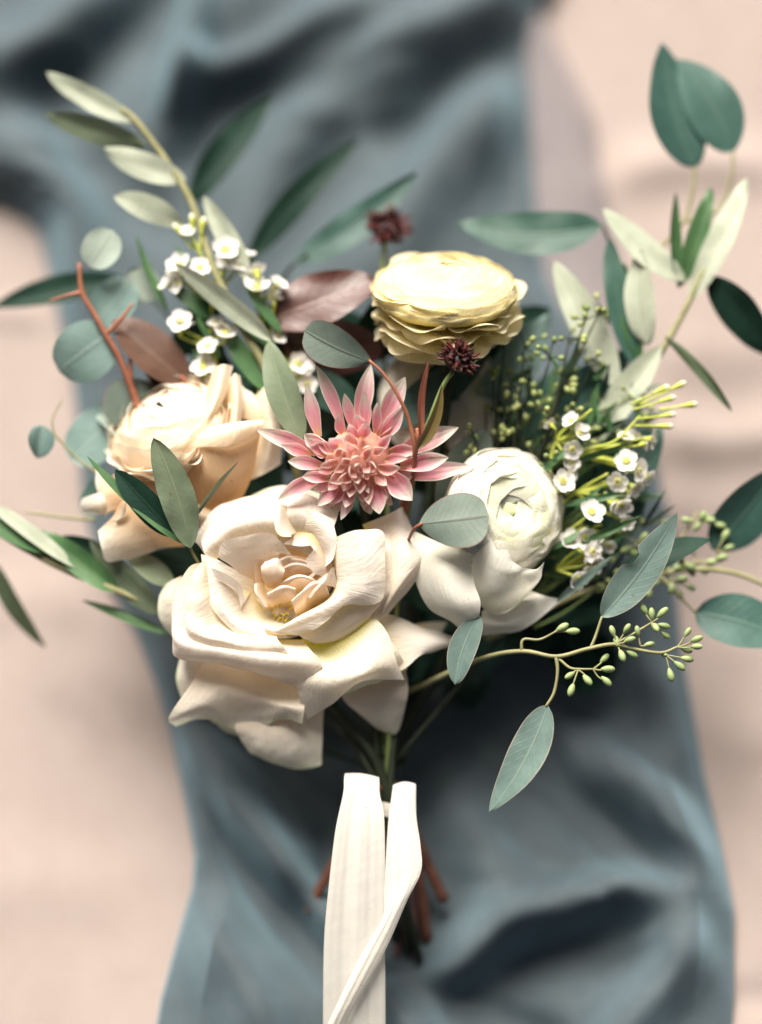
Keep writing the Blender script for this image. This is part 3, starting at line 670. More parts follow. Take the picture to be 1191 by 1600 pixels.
# folded heart
P([[(446, 424, -30), (476, 430, -30)], [(428, 385, -8), (465, 392, -2), (500, 396, -10)], [(424, 350, -2), (462, 346, 6), (512, 362, -4)], [(438, 330, -14), (484, 314, -4), (508, 344, -14)]], 'inner', wob=2, rim=3.5, nu=24)
for q, (x0, y0, x1, y1, dx, dy, h0, bulge, mt) in enumerate([
    (402, 410, 440, 498, 30, -8, -14, -14, 'inner'), (446, 450, 552, 432, -2, 58, -8, -16, 'inner'), (538, 476, 668, 416, 18, 54, -4, -28, 'inner'), (498, 408, 640, 404, 6, 36, -10, -18, 'inner'), (496, 356, 648, 376, 4, 40, -18, -20, 'inner'),
    (606, 462, 704, 350, -40, -10, -4, 18, 'inner'), (604, 396, 672, 326, -34, 6, -14, 16, 'inner'), (452, 352, 566, 312, 20, 36, -18, -16, 'inner')]):
    mx_, my_ = (x0 + x1) / 2, (y0 + y1) / 2; nx_, ny_ = (y1 - y0) * .01 * bulge, -(x1 - x0) * .01 * -bulge
    P([[(x0 + dx, y0 + dy, h0 - 34), (mx_ + dx, my_ + dy, h0 - 34), (x1 + dx, y1 + dy, h0 - 34)], [(x0 + dx * .45, y0 + dy * .45, h0 - 12), (mx_ + dx * .45 + nx_, my_ + dy * .45 + ny_, h0 - 7), (x1 + dx * .45, y1 + dy * .45, h0 - 13)],
       [(x0, y0, h0 - 4), (mx_ + nx_ * .8, my_ + ny_ * .8, h0 + 3), (x1, y1, h0 - 5)], [(x0 - dx * .1, y0 - dy * .1, h0 - 7), (mx_ + nx_ - dx * .14, my_ + ny_ - dy * .14, h0 + 1), (x1 - dx * .1, y1 - dy * .1, h0 - 8)]], mt, wob=1.2, rim=2.2, nu=26, nv=20)
P([[(420, 400, -50), (470, 480, -58), (560, 500, -58)], [(410, 470, -44), (460, 530, -50), (560, 540, -50)]], 'inner', wob=1)
P([[(560, 600, -14), (470, 604, -8), (440, 590, -6)], [(570, 588, -6), (500, 592, 0), (436, 575, 0)], [(560, 574, -8), (500, 580, -4), (440, 565, -6)]], 'cream', wob=2, rim=2, nu=18)
def stamens(parent, C, axis, n, rad, ln, mat, seed=3):
    r = np.random.default_rng(seed); a, e1, e2 = frame(axis); parts = []
    for i in range(n):
        th = r.uniform(0, 6.28); q = rad * math.sqrt(r.uniform(0, 1))
        b = np.array(C) + e1 * q * math.cos(th) + e2 * q * math.sin(th); tip = b + a * ln * r.uniform(.6, 1.2) + e1 * r.normal(0, 2) + e2 * r.normal(0, 2)
        parts.append(tube_geo([b, (b + tip) / 2, tip], .7, .6, 5, 5)); parts.append(ellipsoid_geo(tip, a, 1.7, 2.3, 6, 5))
    V, F = merge(parts)
    return mesh_obj('stamens', W(V), F, mat, parent, kind='stuff')
stamens(rose, (442, 954, -52), (0, 0, 1), 40, 18, 16, M['heart'])
ellipsoid('receptacle', (430, 925, -92), (0, .2, 1), 80, 40, M['creamcore'], rose)
flower_stem(rose, (440, 960, -110), (618, 1470, -165), 8, 'stem_shaded', via=(520, 1100, -110))

# --- peach rose
random.seed(12)
Z5 = (120, 560, 3.609)
pea = thing('rose', 'peach rose seen from the side at the left behind olive leaves', 'rose', (300, 720, -100), FG)
def Q(rows, mat='peach', **k): return P(rows, mat, pea, Z5, **k)
ellipsoid('receptacle', (275, 700, -118), (-.4, -.7, .5), 82, 46, M['peachcore'], pea)
PC, PA = np.array([266, 668, -100.0]), (-.40, -.70, .58)
dome(pea, PC, PA, 100, 50, [90, 73, 57, 42, 28, 14, 4], 5, 'peach_mid', 7, low=-64, step=.022, nu=36, nv=28, lift=9, overl=1.4)
Q([[(200, 660, -86), (420, 580, -74), (600, 480, -66)], [(260, 690, -74), (440, 620, -62), (596, 500, -54)], [(335, 665, -66), (420, 606, -54), (500, 514, -48), (596, 448, -44)]], 'peach', wob=2, rim=3)
Q([[(330, 700, -78), (480, 640, -72), (600, 540, -72)], [(420, 780, -66), (520, 720, -62), (600, 640, -62)], [(480, 850, -66), (560, 800, -66), (620, 740, -68)]], 'peach', wob=2)
Q([[(330, 700, -78), (320, 760, -76), (300, 820, -78)], [(180, 670, -74), (175, 770, -68), (190, 860, -72)], [(108, 620, -92), (112, 740, -88), (140, 800, -86), (160, 900, -88)]], 'peach', wob=3, rim=3)
Q([[(230, 740, -84), (250, 800, -82), (240, 860, -84)], [(120, 760, -74), (130, 820, -68), (140, 880, -78)], [(26, 790, -90), (20, 830, -92), (50, 868, -94), (120, 884, -94)]], 'peach_pale', wob=2, rim=2)
Q([[(300, 780, -76), (450, 890, -72), (610, 1060, -78)], [(205, 890, -60), (320, 980, -54), (480, 1070, -70)], [(118, 972, -70), (138, 1060, -64), (172, 1146, -70), (300, 1128, -74), (420, 1094, -80)]], 'peach', wob=2.5, rim=2, nu=34)
Q([[(205, 900, -56), (235, 830, -54), (275, 790, -54)], [(225, 925, -50), (258, 860, -46), (282, 800, -50)], [(190, 928, -54), (240, 905, -46), (278, 890, -48)]], 'peach_pale', wob=1, nu=14)
Q([[(600, 790, -66), (700, 830, -64), (810, 885, -68)], [(620, 850, -58), (700, 890, -56), (790, 910, -64)], [(650, 905, -72), (710, 965, -74), (765, 950, -78)]], 'peach_pale', wob=1.5)
Q([[(560, 850, -80), (640, 960, -82), (700, 1000, -84)], [(640, 880, -72), (700, 950, -74), (760, 980, -78)]], 'peach', wob=1.5)
Q([[(980, 240, -92), (1030, 400, -78), (975, 690, -78)], [(1050, 165, -84), (1095, 420, -58), (1060, 650, -70)], [(1102, 108, -96), (1146, 300, -76), (1152, 440, -72), (1158, 592, -86)]], 'peach_pale', wob=3, rim=3)
Q([[(930, 340, -78), (1000, 350, -76), (1070, 350, -74)], [(930, 230, -82), (1000, 250, -80), (1070, 310, -80)], [(935, 165, -94), (1000, 205, -94), (1066, 290, -90)]], 'peach_pale', wob=2)
Q([[(760, 330, -84), (850, 330, -84), (960, 340, -84)], [(770, 200, -80), (860, 190, -80), (950, 230, -84)], [(780, 110, -94), (860, 100, -94), (940, 160, -96)]], 'peach', wob=2)
Q([[(770, 55, -74), (715, 250, -62), (652, 430, -48)], [(826, 32, -54), (780, 240, -36), (692, 426, -30)], [(882, 42, -68), (832, 222, -56), (730, 412, -46)]], 'peach_pale', wob=1.5, rim=1)
Q([[(850, 160, -78), (850, 300, -66), (840, 390, -62)], [(886, 86, -64), (900, 230, -48), (888, 380, -42)], [(922, 98, -78), (938, 250, -66), (926, 380, -56)]], 'peach_pale', wob=1.5, rim=1)
Q([[(610, 800, -80), (740, 880, -74), (890, 882, -80)], [(575, 650, -52), (740, 680, -32), (900, 700, -38), (990, 660, -62)], [(545, 520, -46), (700, 530, -20), (870, 530, -18), (1024, 480, -50)],
   [(638, 462, -30), (740, 492, -8), (880, 490, -6), (1040, 410, -38)], [(650, 436, -36), (750, 424, -10), (890, 400, -6), (1055, 360, -40)], [(664, 425, -52), (760, 385, -32), (900, 358, -28), (1050, 345, -54)]], 'peach', wob=2.5, nu=40, nv=34)
Q([[(598, 470, -40), (642, 455, -34)], [(590, 500, -28), (642, 485, -26)], [(576, 536, -32), (605, 534, -24), (640, 508, -28)]], 'peach_pale', wob=.8, nu=12)
flower_stem(pea, (330, 800, -125), (640, 1330, -160), 7, 'stem_shaded', via=(450, 1000, -170))

# --- dahlia
random.seed(13)
ZD = (400, 560, 3.503)
dah = thing('dahlia', 'pink dahlia with cream tipped curled petals in the bouquet centre', 'dahlia', (560, 730, -30), FG)
def zd(x, y, h=0): return np.array([ZD[0] + x / ZD[2], ZD[1] + y / ZD[2], h], float)
DC = zd(560, 585, 8)
OUT = [  # base, tip (zoom), base h, tip h, width, half angles, curl, inward share of the facing
    ((480, 400), (365, 26), -14, -6, 27, 1.5, .9, .02), ((345, 430), (255, 145), -10, 2, 31, 1.5, 1.0, .02), ((565, 400), (602, 26), -24, -20, 34, 1.1, .8, .0),
    ((530, 390), (490, 186), -8, 6, 22, 1.5, 1.2, .03), ((600, 400), (612, 176), -4, 12, 25, 1.5, 1.1, .03), ((655, 410), (682, 232), -2, 16, 22, 1.5, 1.2, .03),
    ((690, 430), (828, 272), -2, 14, 36, 1.3, 1.1, .02), ((680, 380), (815, 96), -24, -14, 36, 1.2, .7, .0), ((770, 530), (1094, 345), -18, -10, 40, 1.1, .8, .03),
    ((790, 590), (1062, 556), -6, 6, 38, 1.35, 1.2, .03), ((800, 640), (1182, 606), -26, -18, 34, .9, .8, .0), ((725, 625), (856, 778), 2, 8, 46, 1.2, 1.0, .0),
    ((655, 690), (682, 852), 0, 2, 34, 1.4, 1.2, .0), ((540, 700), (478, 888), -6, -8, 22, 1.4, 1.2, .0), ((450, 690), (334, 804), -2, 0, 28, 1.4, 1.1, .0),
    ((370, 640), (108, 745), -4, -4, 36, 1.5, 1.0, .02), ((370, 590), (178, 545), 0, 8, 28, 1.4, 1.1, .02), ((330, 520), (16, 360), -14, -4, 34, 1.4, .9, .02),
    ((385, 530), (278, 422), 2, 16, 28, 1.3, 1.0, .02), ((300, 540), (140, 450), -8, 2, 26, 1.4, 1.0, .02), ((600, 700), (580, 790), 2, 4, 26, 1.4, 1.2, .0),
    ((400, 660), (250, 640), 4, 10, 26, 1.5, 1.2, .02), ((420, 690), (300, 700), -6, -2, 30, 1.5, 1.2, .0), ((690, 660), (700, 800), -10, -8, 30, 1.3, 1.1, .0),
    ((480, 710), (400, 800), -8, -6, 28, 1.3, 1.1, .0)]
for (b, t, bh, thh, w, p0, p1, cu) in OUT:
    B = zd(*b, bh); T = zd(*t, thh); ax = T - B
    inward = unit(np.array([DC[0] - T[0], DC[1] - T[1], 0]))
    scoop(dah, B, ax, np.array([0, 0, 1.0]) + .45 * inward, np.linalg.norm(ax), w, p0, p1 * random.uniform(.7, 1.15), cu + random.uniform(-.04, .16), M['pinkp'], nu=15, nv=20, pinch=random.uniform(.42, .58), lat=random.uniform(-.13, .13))
da, de1, de2 = frame((.0, .22, .97))
k = 0
for (rr, n, L, wd, al, z, mt) in [(64, 13, 38, 32, 20, -4, 'pinkp'), (52, 12, 37, 31, 38, 3, 'pinkp'), (40, 11, 35, 29, 52, 8, 'pinkc'), (28, 9, 33, 27, 62, 12, 'pinkc'), (17, 7, 32, 25, 72, 15, 'pinkc'), (7, 4, 30, 20, 86, 17, 'pinkc')]:
    for i in range(n):
        th = 2 * math.pi * (i + .5 * (k % 2)) / n + random.uniform(-.2, .2)
        o = de1 * math.cos(th) + de2 * math.sin(th); a = math.radians(al + random.uniform(-20, 20))
        B = DC + o * rr * .82 + da * (z - 16 + random.uniform(-2, 2))
        ax = o * math.cos(a) + da * math.sin(a)
        nr = (-o * math.sin(a) + da * math.cos(a)) if al < 70 else -o
        scoop(dah, B, ax, nr + .5 * np.array([random.uniform(-1, 1), random.uniform(-1, 1), 0]), L * random.uniform(.75, 1.2), wd * random.uniform(.75, 1.2), random.uniform(1.6, 2.2), random.uniform(.9, 1.5), random.uniform(-.25, .2), M[mt], nu=13, nv=13, pinch=random.uniform(.4, .65), lat=random.uniform(-.25, .25))
    k += 1
ellipsoid('receptacle', DC - da * 34, da, 52, 22, M['pinkcore'], dah)
flower_stem(dah, (562, 740, -40), (655, 1500, -168), 7, 'stem_shaded', via=(590, 980, -150))

# --- yellow ranunculus
random.seed(14)
yel = thing('ranunculus', 'pale yellow ruffled ranunculus standing above the pink dahlia', 'ranunculus', (700, 560, -70), FG)
YC = np.array([695, 445, -72.0]); YA = (.02, -.93, .37)
sd_ = 100
dome(yel, YC + np.array([0, 8, 0]), YA, 114, 46, [92, 84, 75, 66, 57, 48, 39, 30, 21, 12, 5, .5], 7, 'yellow_top', 2.2, low=-44)
for R, zt, n in [] and [(112, 14, 7), (103, 20, 7), (91, 25, 6), (78, 29, 6), (64, 32, 5), (50, 34, 5), (37, 35, 4), (25, 35, 4), (14, 34, 3)]:
    off = random.uniform(0, 6)
    for i in range(n):
        sd_ += 1; q = random.uniform(.95, 1.05)
        ring_petal(yel, YC, YA, off + 2 * math.pi * i / n, math.pi / n * 1.45, [(R * .5, -40), (R * .95 * q, -22), (R * 1.02 * q, zt - 14), (R * .90, zt + random.uniform(-2, 2))], M['yellow_top'], 2.2, sd_, point=.10)
for R, zr, n, zb, ruf in [(115, 3, 8, -26, 8), (117, -6, 8, -30, 9), (121, -20, 7, -38, 12), (123, -34, 7, -42, 15), (121, -48, 7, -47, 16), (118, -62, 6, -52, 16), (112, -74, 6, -56, 14), (102, -84, 6, -60, 12), (88, -94, 6, -64, 10)]:
    off = random.uniform(0, 6)
    for i in range(n):
        sd_ += 1; q = random.uniform(.90, 1.06); dz = random.uniform(-11, 11)
        ring_petal(yel, YC, YA, off + 2 * math.pi * i / n, math.pi / n * random.uniform(1.0, 1.3), [(20, zb - 16), (R * .55, zb - 4 + (zr - zb) * .25), (R * .85 * q, zb + (zr - zb) * .75 + dz * .6), (R * q, zr + dz)], M['yellow'], ruf, sd_, nu=30, nv=18, point=.30, rfreq=.06)
ellipsoid('bud_centre', YC + np.array([0, 8, 0]) + unit(YA) * 34, YA, 22, 5, M['yellowcore'], yel)
ellipsoid('receptacle', YC + np.array([0, 25, -8]), YA, 62, 30, M['yellowcore'], yel)
tube('stem', [(700, 510, -82), (702, 580, -84), (694, 650, -90), (668, 800, -120), (628, 1050, -135), (606, 1222, -118), (622, 1300, -150)], 11, 7, M['stem_shaded'], yel, 10, 1)

# --- white blooms
random.seed(15)
ZW = (640, 680, 4.581)
whi = thing('ranunculus', 'white cupped ranunculus at the right of the cream rose', 'ranunculus', (790, 860, -60), FG)
WC = np.array([789, 797, -50.0]); WA = (.42, -.16, .89)
dome(whi, WC, WA, 97, 46, [88, 74, 60, 47, 36, 27, 18, 10, 3], 5, 'white_plain', 4.2, dip=20, dipw=36, low=-70, heart='white_heart', lift=1.8, step=.010, nu=28)
ellipsoid('bud_centre', WC + unit(WA) * 19, WA, 15, 6, M['whitecore'], whi)
for R, zt, n, mt, zb in [] and [(94, 4, 5, 'white', -60), (88, 12, 6, 'white', -50), (80, 17, 6, 'white', -44), (71, 20, 6, 'white', -40), (61, 20, 5, 'white', -36), (51, 18, 5, 'white', -32), (41, 14, 5, 'white', -30), (31, 9, 4, 'white_heart', -28), (21, 4, 4, 'white_heart', -26), (12, 0, 3, 'white_heart', -24)]:
    off = random.uniform(0, 6)
    for i in range(n):
        sd_ += 1; q = random.uniform(.95, 1.05)
        ring_petal(whi, WC, WA, off + 2 * math.pi * i / n, math.pi / n * 1.5, [(R * .45, zb), (R * .92 * q, zb * .45), (R * 1.04 * q, zt - 14), (R * .93, zt + random.uniform(-3, 3))], M[mt], 3.2, sd_, nu=24, nv=16, point=.12, rfreq=.09)
def Wp(rows, mat='white_plain', **k): return P(rows, mat, whi, ZW, **k)
Wp([[(520, 1255, -66), (700, 1240, -64), (870, 1115, -70)], [(512, 1350, -58), (720, 1335, -54), (970, 1150, -64)], [(520, 1434, -76), (780, 1402, -66), (935, 1312, -66), (1088, 1174, -82)]], wob=2, rim=2)
Wp([[(560, 1280, -62), (680, 1262, -58), (800, 1190, -66)], [(440, 1110, -26), (620, 1140, -6), (840, 1080, -18), (930, 1040, -40)], [(450, 900, -8), (600, 960, 12), (770, 1000, 10), (950, 965, -22)], [(500, 800, -2), (560, 700, 8), (620, 815, 18), (700, 820, 20), (740, 900, 17), (830, 950, 12), (915, 955, -2), (965, 905, -22)]], wob=1.5, rim=1.5, nu=40)
Wp([[(40, 690, -40), (250, 770, -30), (500, 750, -18)], [(32, 850, -28), (240, 900, 4), (446, 880, -4)], [(45, 1050, -32), (270, 1085, 12), (462, 1050, 2)], [(140, 1240, -38), (320, 1225, 8), (506, 1180, 8)], [(300, 1336, -44), (380, 1335, -10), (503, 1275, 2)], [(392, 1420, -42), (420, 1410, -28), (492, 1305, -10)]], wob=1.8, nu=28, nv=34)
Wp([[(330, 520, -34), (420, 640, -30), (520, 760, -26)], [(380, 380, -30), (480, 560, -14), (560, 720, -8)], [(430, 220, -34), (540, 440, -6), (600, 640, 2)]], wob=1.5, rim=2)
ellipsoid('receptacle', WC - unit(WA) * 44, WA, 62, 26, M['whitecore'], whi)
flower_stem(whi, (770, 850, -90), (640, 1340, -165), 7, 'stem_shaded', via=(705, 1010, -190))

bck = thing('ranunculus', 'blurred white bloom half hidden behind the dahlia and yellow ranunculus', 'ranunculus', (690, 660, -190), FG)
BC = np.array([690, 628, -165.0])
dome(bck, BC, (.1, -.35, .93), 98, 40, [86, 70, 56, 42, 28, 14], 6, 'white_plain', 3, dip=14, nu=14, nv=12, heart='white_heart', lift=3)
for R, zt, n, mt in [] and [(96, -4, 6, 'white'), (88, 6, 6, 'white'), (76, 12, 6, 'white'), (62, 14, 5, 'white'), (48, 14, 5, 'white'), (34, 10, 4, 'white_heart'), (20, 6, 4, 'white_heart')]:
    off = random.uniform(0, 6)
    for i in range(n):
        sd_ += 1
        ring_petal(bck, BC, (.1, -.35, .93), off + 2 * math.pi * i / n, math.pi / n * 1.45, [(R * .45, -55), (R * .92, -24), (R * 1.04, zt - 12), (R * .92, zt)], M[mt], 3, sd_, nu=14, nv=10)
flower_stem(bck, (680, 680, -190), (640, 1490, -175), 7, 'stem_shaded', via=(640, 980, -180))

# --- dark scabiosa heads
random.seed(16)
def scab(C, axis, R, label, stem, spikes=90, seed=1, bracts=True):
    th = thing('scabiosa', label, 'scabiosa', C, 'dark scabiosa heads in the bouquet')
    a, e1, e2 = frame(axis); r = np.random.default_rng(seed); parts, red = [], []
    parts.append(ellipsoid_geo(np.array(C), a, R * .78, R * .6, 14, 9))
    for i in range(spikes):
        z = r.uniform(-.05 if bracts else -.35, 1); ph = r.uniform(0, 6.28); q = math.sqrt(max(0, 1 - z * z))
        d = unit(a * z + q * (e1 * math.cos(ph) + e2 * math.sin(ph)))
        b = np.array(C) + d * R * .55; tip = np.array(C) + d * R * r.uniform(.85, 1.25) + r.normal(0, R * .06, 3)
        (red if i % 3 == 0 else parts).append(tube_geo([b, (b + tip) / 2 + r.normal(0, R * .05, 3), tip], R * .11, R * .05, 5, 4))
    V, F = merge(parts); mesh_obj('seed_head', W(V), F, M['scab'], th)
    V, F = merge(red); mesh_obj('florets', W(V), F, M['scabred'], th, kind='stuff')
    if bracts:
        for i in range(9):
            ph = 2 * math.pi * i / 9; o = e1 * math.cos(ph) + e2 * math.sin(ph)
            scoop(th, np.array(C) - a * R * .78 + o * 2, o * .75 + a * .75, a - o, R * 1.5, R * .8, .5, .3, .12, M['bract'], nu=7, nv=9, name='bract')
    tube('stem', stem, 4.2, 3.4, M['stem_green'], th, 8)
    return th
scab((716, 562, 14), (.25, -.72, .6), 29, 'near black scabiosa head with green bracts tucked under the yellow ranunculus', [(708, 580, 8), (692, 604, 2), (674, 650, -6), (655, 705, -20), (625, 900, -95), (604, 1215, -105)], 110, 1)
scab((606, 357, -185), (.1, -.8, .5), 33, 'dark red scabiosa head blurred against the blue cloth above the ranunculus', [(603, 372, -188), (598, 420, -185), (600, 520, -180), (604, 800, -170), (600, 1215, -120)], 110, 2, False)

# ------------------------------------------------------------------ foliage
EG = 'foliage sprigs in the bouquet'
# silver dollar sprig
random.seed(17)
sp = thing('eucalyptus_sprig', 'silver dollar eucalyptus with round blue green leaves on a reddish stem at the left', 'eucalyptus', (230, 680, -110), EG)
tubes('stem', [([(300, 760, -130), (235, 680, -112), (205, 605, -104), (188, 562, -100), (165, 522, -100), (146, 488, -102), (128, 456, -106), (124, 412, -108)], 6.5, 3.5),
               ([(166, 522, -100), (188, 500, -98), (208, 474, -98)], 4, 2), ([(128, 457, -106), (104, 462, -104), (78, 470, -104)], 4, 2),
               ([(205, 605, -104), (204, 570, -100), (206, 548, -100)], 3.5, 2.5)], M['stem_red'], sp)
leaf(sp, (140, 416, -112), (176, 360, -112), 60, M['roundpale'], 'round', bend=4, fold=.05)
leaf(sp, (172, 520, -112), (92, 580, -112), 96, M['round'], 'round', bend=6, fold=.04)
leaf(sp, (208, 590, -122), (205, 672, -118), 92, M['eucdull'], 'round', bend=4, fold=.05)
leaf(sp, (150, 505, -135), (205, 440, -140), 70, M['round'], 'round', fold=.1)
leaf(sp, (190, 640, -135), (112, 720, -135), 82, M['round'], 'round', roll=18, fold=.1)
leaf(sp, (215, 690, -130), (150, 650, -130), 40, M['roundpale'], 'round', roll=40)
leaf(sp, (180, 750, -140), (130, 800, -140), 50, M['teal'], 'round')
leaf(sp, (240, 470, -150), (205, 420, -150), 56, M['roundpale'], 'round')
sp = thing('eucalyptus_sprig', 'thin twig ending in one small folded grey leaf over the blush linen at left', 'eucalyptus', (160, 740, -110), EG)
tubes('stem', [([(220, 790, -120), (150, 738, -112), (115, 712, -108), (88, 682, -106), (66, 672, -106)], 2.6, 1.8), ([(86, 682, -106), (82, 655, -104), (98, 624, -104)], 1.6, 1)], M['stem_olive'], sp)
leaf(sp, (64, 664, -106), (58, 716, -104), 44, M['round'], 'wide', fold=.5, roll=-12)
# burgundy leaves
sp = thing('burgundy_leaf_sprig', 'bronze brown leaf behind the round eucalyptus leaves at the left', 'leaf sprig', (290, 600, -120), EG)
tube('stem', [(330, 720, -140), (300, 620, -120), (284, 588, -112)], 5, 4, M['stem_red'], sp)
leaf(sp, (290, 596, -118), (176, 500, -122), 76, M['bronze'], 'wide', roll=20, bend=8, fold=.25)
leaf(sp, (300, 630, -135), (225, 560, -135), 44, M['brown'], 'wide', roll=-20, fold=.3)
sp = thing('burgundy_leaf_sprig', 'dark burgundy pleated leaf left of the yellow ranunculus', 'leaf sprig', (470, 620, -140), EG)
tube('stem', [(500, 720, -150), (470, 600, -140), (430, 505, -130)], 5, 4, M['stem_brown'], sp)
leaf(sp, (420, 500, -128), (590, 440, -118), 92, M['brown'], 'wide', roll=-14, bend=12, fold=.22, wave=2.4)
leaf(sp, (436, 530, -140), (600, 545, -140), 100, M['brown'], 'wide', roll=24, bend=6, fold=.2, wave=2)
leaf(sp, (470, 600, -145), (560, 510, -150), 60, M['brown'], 'wide', roll=10)

# olive branch upper left
sp = thing('olive_branch', 'olive branch with silvery leaves reaching to the upper left corner', 'olive branch', (440, 640, -100), EG)
tubes('stem', [([(470, 760, -110), (440, 640, -96), (415, 575, -96), (372, 500, -104), (330, 410, -120), (300, 318, -136), (262, 255, -146), (215, 192, -152), (190, 170, -152)], 7.5, 5)], M['stem_olive'], sp)
for b, t, w, m, ro in [((213, 190, -152), (72, 113, -160), 36, 'olivepale', 12), ((228, 228, -150), (70, 180, -150), 44, 'olivemid', -25), ((290, 282, -144), (162, 232, -146), 44, 'olivepale', 10),
                       ((286, 350, -132), (178, 306, -132), 42, 'olivepale', -18), ((392, 440, -112), (318, 306, -136), 34, 'olivepale', 5), ((425, 532, -84), (272, 410, -92), 36, 'olivepale', -8),
                       ((430, 545, -98), (292, 425, -108), 34, 'green', 20), ((472, 690, -46), (420, 532, -62), 52, 'olivemid', 8), ((262, 485, -130), (212, 365, -138), 18, 'green', 40), ((415, 610, -100), (350, 505, -110), 30, 'green', 20),
                       ((330, 500, -120), (262, 445, -128), 26, 'green', 15), ((440, 520, -100), (380, 440, -110), 20, 'green', 30)]:
    leaf(sp, b, t, w, M[m], 'olive', roll=ro, bend=random.uniform(2, 8), curve=random.uniform(-5, 5), fold=.2)
# dark willow eucalyptus at the back
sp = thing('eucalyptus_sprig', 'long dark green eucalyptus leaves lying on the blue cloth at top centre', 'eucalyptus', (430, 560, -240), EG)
tubes('stem', [([(540, 760, -200), (470, 600, -225), (395, 420, -255), (330, 360, -262), (298, 318, -268)], 4.5, 3), ([(470, 600, -225), (440, 450, -225), (480, 395, -215)], 4, 3), ([(395, 420, -255), (396, 400, -250)], 3, 3)], M['stem_shaded'], sp)
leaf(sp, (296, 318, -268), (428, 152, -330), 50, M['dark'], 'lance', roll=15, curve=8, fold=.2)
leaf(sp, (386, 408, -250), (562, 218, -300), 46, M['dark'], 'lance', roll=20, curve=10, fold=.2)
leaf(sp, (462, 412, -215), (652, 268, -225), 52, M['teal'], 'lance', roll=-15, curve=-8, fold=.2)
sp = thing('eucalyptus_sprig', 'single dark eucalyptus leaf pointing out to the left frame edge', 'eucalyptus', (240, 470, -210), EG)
tube('stem', [(330, 600, -190), (260, 490, -205), (200, 440, -215)], 3, 2, M['stem_shaded'], sp)
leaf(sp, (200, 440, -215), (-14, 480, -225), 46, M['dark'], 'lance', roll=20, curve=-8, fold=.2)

# olive leaves in front, left
sp = thing('olive_sprig', 'olive leaves standing in front of the peach rose', 'olive sprig', (300, 860, -25), EG)
tubes('stem', [([(340, 930, -70), (310, 880, -36), (292, 845, -18), (268, 800, -14)], 3, 1.5)], M['stem_olive'], sp)
leaf(sp, (298, 856, -14), (240, 684, 6), 56, M['olivemid'], 'olive', roll=6, bend=5, curve=-6, fold=.12)
leaf(sp, (275, 838, -26), (180, 734, -24), 46, M['dark'], 'olive', roll=-10, bend=3, fold=.2)
leaf(sp, (288, 850, -22), (136, 712, -28), 20, M['green'], 'thin', roll=35, curve=6)
leaf(sp, (302, 812, -16), (373, 721, -6), 13, M['olivemid'], 'thin', roll=55, curve=4)
# olive branch lower left
sp = thing('olive_branch', 'olive branch reaching out of the frame at the lower left', 'olive branch', (270, 965, -100), EG)
tubes('stem', [([(380, 1030, -110), (270, 962, -98), (200, 930, -98), (120, 898, -102), (55, 866, -106), (-30, 815, -112)], 7, 5), ([(150, 812, -130), (100, 808, -128), (40, 800, -125)], 3, 2)], M['stem_olive'], sp)
for b, t, w, m, ro, h in [((125, 890, -98), (-30, 776, -100), 26, 'olivepale', 30, 0), ((185, 925, -98), (58, 828, -106), 42, 'green', 15, 0), ((248, 958, -90), (140, 842, -96), 52, 'olivemid', -25, 0),
                          ((272, 915, -90), (195, 862, -100), 40, 'olivemid', 20, 0), ((80, 862, -104), (-40, 800, -106), 40, 'green', 15, 0), ((262, 990, -110), (128, 938, -128), 22, 'green', 30, 0), ((180, 880, -125), (96, 838, -130), 36, 'dark', 0, 0), ((100, 885, -110), (20, 830, -112), 26, 'dark', 25, 0)]:
    leaf(sp, b, t, w, M[m], 'olive', roll=ro, bend=4, fold=.2)
sp = thing('olive_sprig', 'dark narrow leaf hanging over the blush linen at the lower left edge', 'olive sprig', (-30, 850, -170), EG)
tube('stem', [(-60, 800, -150), (-30, 845, -168), (-14, 872, -180)], 3, 2, M['stem_olive'], sp)
leaf(sp, (-14, 872, -180), (72, 1012, -195), 32, M['olive'], 'olive', roll=20, curve=-8)

# bud leaf over the dahlia
sp = thing('eucalyptus_sprig', 'spoon shaped grey leaf on a thin red stem arching over the dahlia', 'eucalyptus', (648, 720, 8), EG)
tubes('stem', [([(600, 900, -150), (634, 800, -60), (648, 715, 8), (640, 660, 20), (622, 618, 27), (600, 585, 27), (577, 563, 22)], 4.2, 2.4)], M['stem_red'], sp)
leaf(sp, (580, 565, 22), (476, 516, 12), 66, M['eucdull'], 'obov', roll=-8, bend=8, curve=4, fold=.2, twist=0)
sp = thing('eucalyptus_sprig', 'young reddish shoot with narrow upright leaves beside the dahlia', 'eucalyptus', (652, 700, 12), EG)
tubes('stem', [([(600, 880, -140), (640, 750, -20), (652, 690, 12), (652, 670, 14)], 4.2, 3.4)], M['stem_red'], sp)
leaf(sp, (652, 702, 16), (690, 600, 12), 22, M['budleaf'], 'thin', roll=25, curve=-7, fold=.5)
leaf(sp, (660, 690, 12), (672, 560, 14), 13, M['redleaf'], 'thin', roll=40, curve=8, fold=.4)
